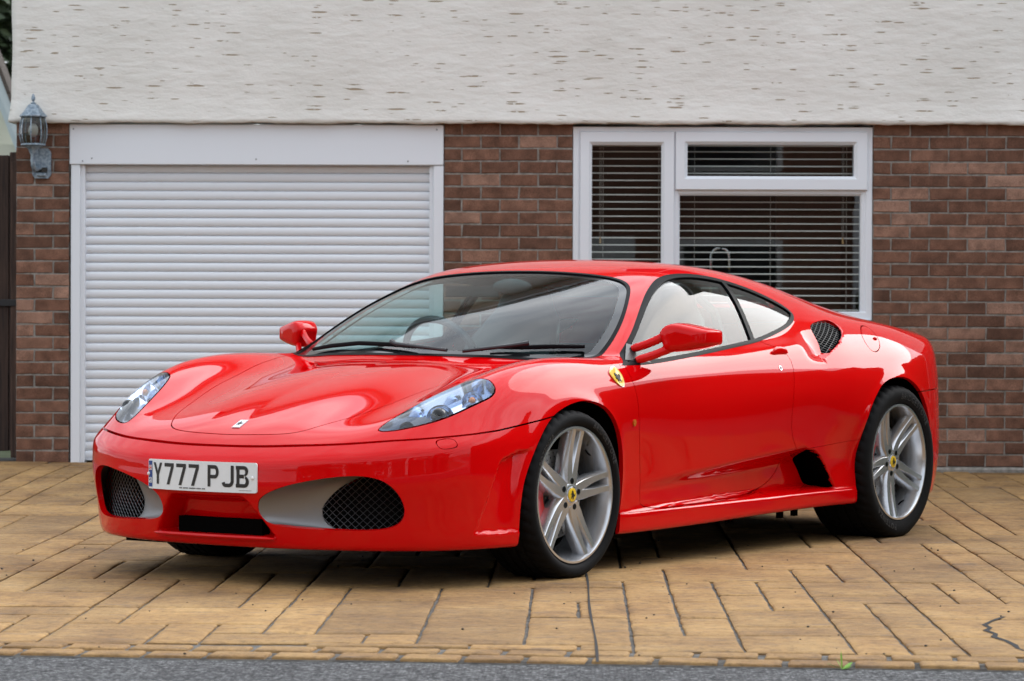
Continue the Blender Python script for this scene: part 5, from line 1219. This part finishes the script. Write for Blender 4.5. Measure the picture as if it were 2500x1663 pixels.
for k in range(8):
    a = 2 * math.pi * k / 8; MB().tube([(LX + (r + .001) * math.cos(a), LY + (r + .001) * math.sin(a), h) for r, h in [(.066, .264), (.076, .225), (.080, .185), (.078, .145), (.068, .104)]], .0038, 6).build('rib', 'lantern_metal', lan, smooth=True)
oct_lathe([(.0, .104), (.070, .108), (.074, .103), (.074, .098), (.05, .092), (.03, .075), (.022, .055), (.016, .040), (.016, .0)], 'base_cup', 'lantern_metal')
MB().sphere((LX, LY, .185), .030, 14, sq=(1, 1, 1.4)).build('bulb', 'bulb_white', lan, smooth=True)
MB().tube([(LX, LY, .05), (LX, LY, -.02), (LX + .004, LY + .03, -.045), (.012, -.03, -.03), (.012, -.01, -.02)], [.012, .014, .014, .012, .012], 10).build('arm', 'lantern_metal', lan, smooth=True)
MB().prism([(-.055 + .016, -.092), (.055 - .016, -.092), (.055, -.070), (.055, .062), (.050, .070), (.035, .086), (-.035, .086), (-.050, .070), (-.055, .062), (-.055, -.070)][::-1], 'y', -.022, .008).build('back_plate', 'lantern_metal', lan).location = (.018, 0, 0)
MB().prism([(-.036, -.055), (.036, -.055), (.036, -.028), (-.036, -.028)], 'y', -.034, -.02).build('sensor_window', 'gloss_black', lan).location = (.018, 0, 0)
MB().box(-.03, .03, -.038, -.02, -.082, -.060, bev=.006).build('sensor_hood', 'lantern_metal', lan, auto=30).location = (.018, 0, 0)
# side gate between the houses
m = mat('gate_wood', (.045, .024, .017), rough=.8); noise_color(m, (.028, .015, .011), (.075, .04, .028), 10, stretch=(6, 6, .4), rand=.25)
mat('joint_dark', (.03, .028, .026), rough=.9)
gate = MB().box(-4.3, -3.42, .24, .27, .95, 1.02).build('side_gate', 'gate_wood'); tag(gate, 'dark brown boarded side gate left of the brick pier', 'gate')
x = -4.3
while x < -3.40:
    MB().box(x, x + .108, .20, .236, .14, 1.92 + .02 * math.sin(x * 9), bev=.004).build('board', 'gate_wood', gate); x += .112
MB().box(-3.395, -3.335, .19, .30, .10, 1.88, bev=.004).build('gate_post', 'gate_wood', gate)
MB().box(-4.6, -3.334, .02, .5, -.06, .085, bev=.006).build('threshold', 'joint_dark', gate); MB().box(-3.9, -3.36, .182, .198, 1.01, 1.05, bev=.002).build('strap_hinge', 'black_plastic', gate)
# neighbour's gable
m = mat('bargeboard', (.60, .68, .72), rough=.5); mat('soffit', (.62, .62, .52), rough=.7)
nb = empty('neighbouring_house', (-6, 7, 0)); tag(nb, 'neighbouring house with pale bargeboards just visible left of the rendered wall', 'house')
def slant(p, q, wd, y0, y1, name, m):
    (x0, z0), (x1, z1) = p, q; d = np.array([x1 - x0, z1 - z0]); d /= np.linalg.norm(d); nn = np.array([-d[1], d[0]]) * wd
    MB().prism([(x0, z0), (x1, z1), (x1 - nn[0], z1 - nn[1]), (x0 - nn[0], z0 - nn[1])], 'y', y0, y1).build(name, m, nb)
slant((.58, 4.75), (1.52, 2.31), .075, -.14, 0.1, 'bargeboard', 'bargeboard'); slant((.50, 4.81), (1.48, 2.26), .085, .05, .2, 'bargeboard', 'bargeboard')
slant((.42, 4.8), (1.42, 2.2), .6, .25, .4, 'soffit', 'soffit'); slant((.59, 4.78), (1.54, 2.31), .03, -.16, .15, 'roof', 'roof_tile')
MB().box(-6, 1.30, .45, 4, 0, 2.25).build('wall', 'brick', nb); MB().box(.4, 1.5, .1, .4, 2.22, 2.34).build('soffit_return', 'soffit', nb)
print('house', round(time.time() - _T0, 1))
# ------------------------------------------------------------------ ground
def gz(x, y):
    t = min(1, max(0, (y + 4.6) / 4.6)); t = t * t * (3 - 2 * t); return t * (.066 - .0065 * x)
m = mat('grass_far', (.06, .08, .03), rough=.9); noise_color(m, (.04, .06, .02), (.09, .11, .045), 2)
g = mesh_obj('ground', [(-160, -160, -.06), (160, -160, -.06), (160, 160, -.06), (-160, 160, -.06)], [(0, 1, 2, 3)], 'grass_far'); tag(g, kind='structure')
# stamped stone driveway
def edge_y(x): return -9.335 - .0765 * (x + .1) + .008 * math.sin(x * 7) + .004 * math.sin(x * 19)
m = mat('grout', (.075, .073, .070), rough=.95); noise_color(m, (.055, .050, .044), (.15, .14, .125), 26); bump(m, 110, .6, .006)
xs = np.arange(-7, 7.01, .25); ys = np.r_[np.arange(-9.2, .31, .1)]
V = [(x, edge_y(x) if j == 0 else y, gz(x, y) - .010) for j, y in enumerate(ys) for x in xs]; nx = len(xs)
F = [(j * nx + i, j * nx + i + 1, (j + 1) * nx + i + 1, (j + 1) * nx + i) for j in range(len(ys) - 1) for i in range(nx - 1)]
b0 = len(V); V += [(x, edge_y(x), -.05) for x in xs]; F += [(i, b0 + i, b0 + i + 1, i + 1) for i in range(nx - 1)]
drive = mesh_obj('driveway', V, F, 'grout', smooth=True); tag(drive, kind='structure')
m = mat('paving', (.40, .26, .12), rough=.78, spec=.35); n, l = nodes_of(m); pb = n['Principled BSDF']
tc = n.new('ShaderNodeTexCoord'); oi = n.new('ShaderNodeObjectInfo')
ge = n.new('ShaderNodeNewGeometry')
def _n2(scale, stretch, detail=4, rough=.55):
    mp = n.new('ShaderNodeMapping'); mp.inputs['Scale'].default_value = stretch; t = n.new('ShaderNodeTexNoise'); t.inputs['Scale'].default_value = scale; t.inputs['Detail'].default_value = detail; t.inputs['Roughness'].default_value = rough
    l.new(ge.outputs['Position'], mp.inputs[0]); l.new(mp.outputs[0], t.inputs['Vector']); return t
def _rmp(t, stops):
    r = n.new('ShaderNodeValToRGB'); el = r.color_ramp.elements
    while len(el) < len(stops): el.new(.5)
    for e, (p, c) in zip(el, stops): e.position = p; e.color = (*c, 1)
    l.new(t, r.inputs[0]); return r.outputs[0]
def _mix(a, b, f, mode='MIX', fv=None):
    q = n.new('ShaderNodeMix'); q.data_type = 'RGBA'; q.blend_type = mode
    if fv is not None: q.inputs[0].default_value = fv
    else: l.new(f, q.inputs[0])
    l.new(a, q.inputs[6])
    if isinstance(b, tuple): q.inputs[7].default_value = (*b, 1)
    else: l.new(b, q.inputs[7])
    return q.outputs[2]
c1 = _rmp(_n2(2.6, (1, .8, 1), 8, .68).outputs['Fac'], [(.25, (.120, .068, .033)), (.40, (.240, .138, .055)), (.54, (.330, .200, .080)), (.75, (.420, .275, .122))])
c2 = _rmp(ge.outputs['Random Per Island'], [(0, (.74, .72, .72)), (.3, (.92, .90, .88)), (.6, (1, .99, .97)), (1, (1.16, 1.13, 1.06))])
col = _mix(c1, c2, None, 'MULTIPLY', 1.0)
fine = _rmp(_n2(30, (1, .6, 1), 6, .75).outputs['Fac'], [(.28, (.38, .38, .39)), (.46, (.92, .92, .92)), (.75, (1.36, 1.34, 1.28))]); col = _mix(col, fine, None, 'MULTIPLY', .8)
streak = _rmp(_n2(5.5, (1, 5.5, 1), 5, .6).outputs['Fac'], [(.56, (0, 0, 0)), (.70, (1, 1, 1))]); col = _mix(col, (.16, .125, .10), _n2(5.5, (1, 5.5, 1), 5, .6).outputs['Fac'], 'MIX', 0.0) if False else col
st = n.new('ShaderNodeMath'); st.operation = 'MULTIPLY'; st.inputs[1].default_value = .7; l.new(streak, st.inputs[0]); col = _mix(col, (.150, .118, .100), st.outputs[0])
wear = _rmp(_n2(9, (1, 3.5, 1), 6, .7).outputs['Fac'], [(.64, (0, 0, 0)), (.74, (1, 1, 1))]); wv = n.new('ShaderNodeMath'); wv.operation = 'MULTIPLY'; wv.inputs[1].default_value = .6; l.new(wear, wv.inputs[0]); col = _mix(col, (.19, .18, .175), wv.outputs[0])
l.new(col, pb.inputs['Base Color'])
ha = n.new('ShaderNodeMath'); ha.operation = 'MULTIPLY_ADD'; ha.inputs[1].default_value = .35; l.new(_n2(40, (1, 2, 1), 5, .65).outputs['Fac'], ha.inputs[0]); l.new(_n2(6, (1, 3, 1), 5, .6).outputs['Fac'], ha.inputs[2])
bpn = n.new('ShaderNodeBump'); bpn.inputs['Strength'].default_value = .8; bpn.inputs['Distance'].default_value = .022; l.new(ha.outputs[0], bpn.inputs['Height']); l.new(bpn.outputs[0], pb.inputs['Normal'])
_SM = {}
def slab_mesh(w, d, k, rough=1., jn=.0045):
    rr = random.Random(int(w * 500) * 31 + int(d * 500) * 7 + k); pts = []; jy = jn * 2.2; per = [(-w / 2 + jn, -d / 2 + jy), (w / 2 - jn, -d / 2 + jy), (w / 2 - jn, d / 2 - jy), (-w / 2 + jn, d / 2 - jy)]
    for q in range(4):
        a, c = np.array(per[q]), np.array(per[(q + 1) % 4]); L = np.linalg.norm(c - a); m_ = max(2, int(L / .07)); nn = np.array([c[1] - a[1], a[0] - c[0]]) / L
        for i in range(m_): pts.append(a + (c - a) * i / m_ - nn * rr.uniform(-.0018, .0035) * rough)
    P = np.array(pts); N_ = len(P); e = .007; c = P.mean(0); s1 = 1 - 2 * e / np.array([w, d]); s2 = 1 - 2 * 3.2 * e / np.array([w, d])
    V = [(x, y, -.014) for x, y in P] + [(x, y, -.0045) for x, y in P] + [(x * s1[0], y * s1[1], -.0008) for x, y in P] + [(x * s2[0], y * s2[1], rr.uniform(-.0004, .0012)) for x, y in P]
    F = [(k_ * N_ + i, k_ * N_ + (i + 1) % N_, (k_ + 1) * N_ + (i + 1) % N_, (k_ + 1) * N_ + i) for k_ in range(3) for i in range(N_)] + [tuple(range(3 * N_, 4 * N_))]
    me = bpy.data.meshes.new('paving_stone'); me.from_pydata(V, [], F); me.materials.append(MAT['paving']); me.shade_smooth(); me.set_sharp_from_angle(angle=math.radians(60)); me.update(); return me
def slab(xc, yc, w, d, rough=1., jn=.0045):
    k = rng.randrange(3); key = (round(w, 3), round(d, 3), k)
    if key not in _SM: _SM[key] = slab_mesh(w, d, k, rough, jn)
    o = bpy.data.objects.new('paving_stone', _SM[key]); o.parent = drive; sl = (gz(xc, yc + .1) - gz(xc, yc - .1)) / .2
    o.location = (xc, yc, gz(xc, yc) + rng.uniform(-.0012, .0012)); o.rotation_euler = (sl + rng.uniform(-.003, .003), rng.uniform(-.004, .004), rng.uniform(-.004, .004)); COL.objects.link(o); return o
UX, UY = .165, .27; NX, NY = 42, 34; X0, Y1 = -3.62, .02
occ = np.zeros((NX, NY), bool); SZ = [(2, 3), (2, 2), (2, 2), (2, 1), (1, 2), (3, 2), (1, 1), (3, 1), (2, 4), (1, 3), (2, 3)]; rs = random.Random(23); stones = []
for j in range(NY):
    for i in range(NX):
        if occ[i, j]: continue
        op = SZ[:]; rs.shuffle(op)
        for w, d in op + [(1, 1)]:
            if i + w <= NX and j + d <= NY and not occ[i:i + w, j:j + d].any():
                occ[i:i + w, j:j + d] = True; stones.append((i, j, w, d)); break
todo = []
for i, j, w, d in stones:
    xa, ya = X0 + i * UX, Y1 - (j + d) * UY
    yb = ya + d * UY; lim = -9.02 - .0765 * (xa + .3)
    if j + d >= NY - 2: ya = max(ya, lim)
    if yb - ya < .06: continue
    xc, yc = xa + w * UX / 2, (ya + yb) / 2; dist = yc + 18.2
    vis = abs(xc) < dist * .172 + .2; under = (-1.3 < xc < 1.6) and (-6.3 + (xc + .6) * 1.2 < yc < -4.2 + (xc + .6) * 1.2)
    todo.append((-(w * d * UX * UY) / dist ** 3 if vis and not under else 0, xc, yc, w * UX, yb - ya))
todo.sort(); keep = [slab(*q[1:]) for q in todo[:235]]; rest = [slab(*q[1:]) for q in todo[235:]]
V = []; F = []
for o in rest:   # the stones past the limit stay real geometry, joined
    M_ = Matrix.Translation(o.location) @ o.rotation_euler.to_matrix().to_4x4(); b0 = len(V); V += [tuple(M_ @ v.co) for v in o.data.vertices]; F += [tuple(i + b0 for i in p.vertices) for p in o.data.polygons]; bpy.data.objects.remove(o)
ps = mesh_obj('paving_stones', V, F, 'paving', drive); ps.data.shade_smooth(); ps.data.set_sharp_from_angle(angle=math.radians(60)); tag(ps, kind='stuff')
# two courses of cobbles along the road edge
for row, (dy, dep) in enumerate(((.235, .155), (.080, .155))):
    x = -3.6 + row * .09
    while x < 3.4:
        w = .188 + rng.uniform(-.006, .006); o = slab(x + w / 2, edge_y(x + w / 2) + dy, w, dep, 1.2, .009); o.rotation_euler[2] += -.0765; o.name = 'edging_cobble'; x += w
print('stones', len(todo))
# saw-cut joint and a crack
def ribbon(pts, name, m, parent, zoff=.0022):
    V = []; F = []
    for i, (x, y, w) in enumerate(pts):
        q = pts[min(i + 1, len(pts) - 1)]; p = pts[max(i - 1, 0)]; d = np.array([q[0] - p[0], q[1] - p[1]]); d /= np.linalg.norm(d); nn = np.array([-d[1], d[0]]) * w / 2
        V += [(x + nn[0], y + nn[1], gz(x, y) + zoff), (x - nn[0], y - nn[1], gz(x, y) + zoff)]
    F = [(2 * i, 2 * i + 1, 2 * i + 3, 2 * i + 2) for i in range(len(pts) - 1)]
    return fix_normals(mesh_obj(name, V, F, m, parent))
mat('joint_black', (.012, .012, .012), rough=.9)
ribbon([(.038 + .0085 * t + .003 * math.sin(t * 3.1), -6.3 - t, .0075 + .002 * math.sin(t * 5)) for t in np.linspace(0, 3.07, 30)], 'expansion_joint', 'joint_black', drive)
ribbon([(1.42, -8.00, .012), (1.385, -8.08, .016), (1.350, -8.17, .012), (1.318, -8.27, .018), (1.325, -8.36, .014), (1.300, -8.44, .020), (1.318, -8.54, .014), (1.300, -8.63, .022), (1.322, -8.74, .016), (1.332, -8.86, .020), (1.328, -8.95, .012), (1.35, -9.08, .004)], 'crack', 'joint_black', drive)
# tarmac
m = mat('asphalt', (.13, .13, .13), rough=.9, spec=.3); n, l = nodes_of(m); pb = n['Principled BSDF']; ge = n.new('ShaderNodeNewGeometry')
vo = n.new('ShaderNodeTexVoronoi'); vo.inputs['Scale'].default_value = 95; l.new(ge.outputs['Position'], vo.inputs['Vector']); sp = n.new('ShaderNodeSeparateColor'); l.new(vo.outputs['Color'], sp.inputs[0])
cc = _rmp(sp.outputs[0], [(0, (.035, .035, .036)), (.45, (.105, .105, .107)), (.8, (.19, .19, .192)), (1, (.34, .34, .34))]); cd = _rmp(vo.outputs['Distance'], [(.0, (1, 1, 1)), (.75, (.45, .45, .45))])
cl = _rmp(_n2(1.3, (1, 1, 1), 4).outputs['Fac'], [(.3, (.82, .82, .83)), (.7, (1.15, 1.15, 1.14))]); col = _mix(_mix(cc, cd, None, 'MULTIPLY', 1.), cl, None, 'MULTIPLY', 1.); l.new(col, pb.inputs['Base Color'])
bpn = n.new('ShaderNodeBump'); bpn.invert = True; bpn.inputs['Strength'].default_value = .9; bpn.inputs['Distance'].default_value = .008; l.new(vo.outputs['Distance'], bpn.inputs['Height']); l.new(bpn.outputs[0], pb.inputs['Normal'])
xs = np.linspace(-60, 60, 241); V = []; F = []
for x in xs: V += [(x, edge_y(x) - .004, -.012), (x, -16.2, -.02)]
F = [(2 * i, 2 * i + 1, 2 * i + 3, 2 * i + 2) for i in range(len(xs) - 1)]; road = fix_normals(mesh_obj('road', V, F, 'asphalt')); tag(road, kind='structure')
# weed in the road edge, grit
m = mat('weed_green', (.16, .36, .02), rough=.5); b_ = empty('weed', (.762, edge_y(.762) - .006, -.012)); tag(b_, 'tiny bright green weed sprouting at the road edge of the driveway', 'weed')
for i, (a, L, w, e) in enumerate(((2.9, .045, .016, .35), (1.7, .055, .014, 1.2), (.5, .040, .018, .5), (2.3, .035, .012, .9), (.1, .03, .014, .3))):
    d = np.array([math.cos(a), math.sin(a) * .4]); V = []
    for t, wf in ((0, .2), (.35, .9), (.7, 1), (1, .05)):
        h = L * (math.sin(e) * t); r = L * math.cos(e) * t; c = np.array([d[0] * r, d[1] * r, h + .002]); s_ = np.array([-d[1], d[0], .3]) * w * wf / 2; V += [c + s_, c - s_ + [0, 0, .001]]
    mesh_obj('leaf', V, [(0, 1, 3, 2), (2, 3, 5, 4), (4, 5, 7, 6)], 'weed_green', b_)
b = MB(); rs = random.Random(5)
for _ in range(130):
    x, y = rs.uniform(-2.6, 2.2), rs.uniform(-9.25, -4.5); r = rs.choice((.002, .0025, .003, .004)); b.sphere((x, y, gz(x, y) + r * .9), r, 6, sq=(1.3, 1, .8))
mat('grit', (.03, .028, .026), rough=.9); o = b.build('grit', 'grit'); tag(o, 'small dark specks of grit scattered over the driveway', 'grit', kind='stuff')
print('ground', round(time.time() - _T0, 1))
# ------------------------------------------------------------------ trees by the neighbour's roof, and the street behind the viewer (seen in reflections)
m = mat('leaf_dark', (.035, .060, .028), rough=.55); ramp_random(m, [(0, (.025, .045, .022)), (1, (.05, .08, .035))], .3, 9)
mat('leaf_light', (.075, .115, .055), rough=.55); mat('bark', (.07, .05, .035), rough=.9)
def tree(name, loc, h, r, label, seed, nleaf=2600, leaf=.16, group=None, dark=True):
    rr = np.random.RandomState(seed); root = empty(name, loc); tag(root, label, 'tree', group)
    b = MB().tube([(0, 0, 0), (.05, .03, h * .3), (.0, .05, h * .62), (.05, 0, h * .9)], [.09 * h / 4, .07 * h / 4, .045 * h / 4, .01], 8)
    for k in range(7):
        a = rr.uniform(0, 6.28); z0 = h * rr.uniform(.35, .7); L = r * rr.uniform(.6, .9); b.tube([(0, 0, z0), (L * .5 * math.cos(a), L * .5 * math.sin(a), z0 + L * .35), (L * math.cos(a), L * math.sin(a), z0 + L * .5)], [.03 * h / 4, .02 * h / 4, .008], 6)
    b.build('trunk', 'bark', root, smooth=True)
    cl = rr.normal(size=(26, 3)) * [r * .52, r * .52, h * .20] + [0, 0, h * .64]; c = cl[rr.randint(0, 26, nleaf)] + rr.normal(size=(nleaf, 3)) * r * .20
    n = rr.normal(size=(nleaf, 3)); n /= np.linalg.norm(n, axis=1, keepdims=True); u = np.cross(n, [.3, .5, .8]); u /= np.linalg.norm(u, axis=1, keepdims=True); v = np.cross(n, u); s = leaf * rr.uniform(.5, 1.1, nleaf)[:, None]
    V = np.stack([c - u * s * .5, c + v * s * .28 + n * s * .05, c + u * s * .5, c - v * s * .28 + n * s * .05], 1).reshape(-1, 3)
    o = mesh_obj('crown', V, np.arange(nleaf * 4).reshape(-1, 4).tolist(), ['leaf_dark', 'leaf_light'], root); o.data.polygons.foreach_set('material_index', (rr.rand(nleaf) < .35).astype(int).tolist()); return root
tree('garden_tree', (-5.9, 11.5, 0), 6.2, 2.0, 'dark leafy tree rising beside the top left corner of the house', 3, 22000, .2)
tree('garden_tree', (-5.2, 15.5, 0), 7.5, 2.2, 'second leafy tree behind the one at the top left corner', 8, 14000, .22)
# street behind the viewer
m = mat('pavement', (.25, .245, .235), rough=.9); noise_color(m, (.2, .195, .19), (.3, .295, .285), 6)
pv = MB().box(-60, 60, -18.6, -16.2, -.06, .09, bev=.02).build('pavement', 'pavement'); tag(pv, kind='structure')
mat('far_brick', (.20, .095, .065), rough=.9); mat('far_render', (.52, .50, .46), rough=.9); mat('far_roof', (.09, .065, .055), rough=.85); mat('far_glass', (.02, .025, .03), rough=.05); mat('far_white', (.65, .66, .68), rough=.5); mat('hedge', (.04, .07, .025), rough=.8)
bump(MAT['hedge'], 8, 1., .1)
def far_house(x, y, w, label, render):
    h = empty('opposite_house', (x, y, 0)); tag(h, label, 'house', 'houses across the road')
    MB().box(-w / 2, w / 2, -7, 0, 0, 2.6).build('wall', 'far_brick', h); MB().box(-w / 2 - .02, w / 2 + .02, -7, .03, 2.6, 5.0).build('wall', 'far_render' if render else 'far_brick', h)
    MB().prism([(-7.3, 4.95), (.35, 4.95), (-3.5, 7.6)], 'x', -w / 2 - .3, w / 2 + .3).build('roof', 'far_roof', h)
    for wx in (-w * .28, w * .25):
        for z0 in (.9, 3.2):
            f = MB().box(wx - .85, wx + .85, .03, .10, z0, z0 + 1.2, bev=.02).build('window', 'far_white', h); MB().box(wx - .75, wx + .75, .10, .12, z0 + .1, z0 + 1.1).build('pane', 'far_glass', f)
    d = MB().box(-.45, .45, .03, .09, .1, 2.15, bev=.02).build('door', 'far_white', h)
far_house(-9.5, -31, 8, 'rendered house across the road, left of the viewer', True); far_house(.5, -32, 8, 'brick house across the road, straight behind the viewer', False); far_house(11, -31, 8.5, 'rendered house across the road, right of the viewer', True); far_house(21.5, -30, 8.5, 'brick house across the road, far right', False); far_house(-20, -31, 8.5, 'brick house across the road, far left', False)
for i, x in enumerate((-14.5, -4.5, 5.8, 16.2)):
    hg = MB(); V = []; rr = np.random.RandomState(i)
    hg.box(-1.9, 1.9, -.5, .5, 0, 1.3, bev=.12); o = hg.build('hedge', 'hedge', loc=(x, -24.5, 0)); tag(o, ('clipped hedge across the road, far left', 'clipped hedge across the road, left of the viewer', 'clipped hedge across the road, right of the viewer', 'clipped hedge across the road, far right')[i], 'hedge', 'hedges across the road')
tree('street_tree', (14.5, -23, 0), 7.5, 2.4, 'broad tree across the road, right of the viewer', 12, 3500, .3, 'trees across the road'); tree('street_tree', (-12.5, -24, 0), 6.5, 2.2, 'broad tree across the road, left of the viewer', 14, 3000, .3, 'trees across the road')
# unseen hedges added right of the drive to give the car side a dark reflection
for y0, y1, lb in ((-8.9, -4.6, 'tall unseen hedge added to darken the reflections in the car side, nearer the road'), (-4.4, .5, 'tall unseen hedge added to darken the reflections in the car side, nearer the house')):
    rr = np.random.RandomState(int(-y0 * 10)); b = MB(); ny = 24; V = []; F = []
    prof = [(4.75, 0.), (4.62, .5), (4.60, 1.2), (4.66, 1.9), (4.85, 2.25), (5.3, 2.3), (5.55, 1.9), (5.6, 0.)]
    for j in range(ny + 1):
        for x_, z_ in prof: V.append((x_ + rr.normal() * .05, y0 + (y1 - y0) * j / ny, z_ + (rr.normal() * .05 if z_ > 0 else 0)))
    k = len(prof); F = [(j * k + i, (j + 1) * k + i, (j + 1) * k + i + 1, j * k + i + 1) for j in range(ny) for i in range(k - 1)] + [tuple(range(k)), tuple(range(ny * k, ny * k + k))]
    o = fix_normals(b.add(V, F).build('added_hedge', 'hedge', smooth=True)); tag(o, lb, 'hedge', 'hedges added for reflections')
print('all', round(time.time() - _T0, 1))
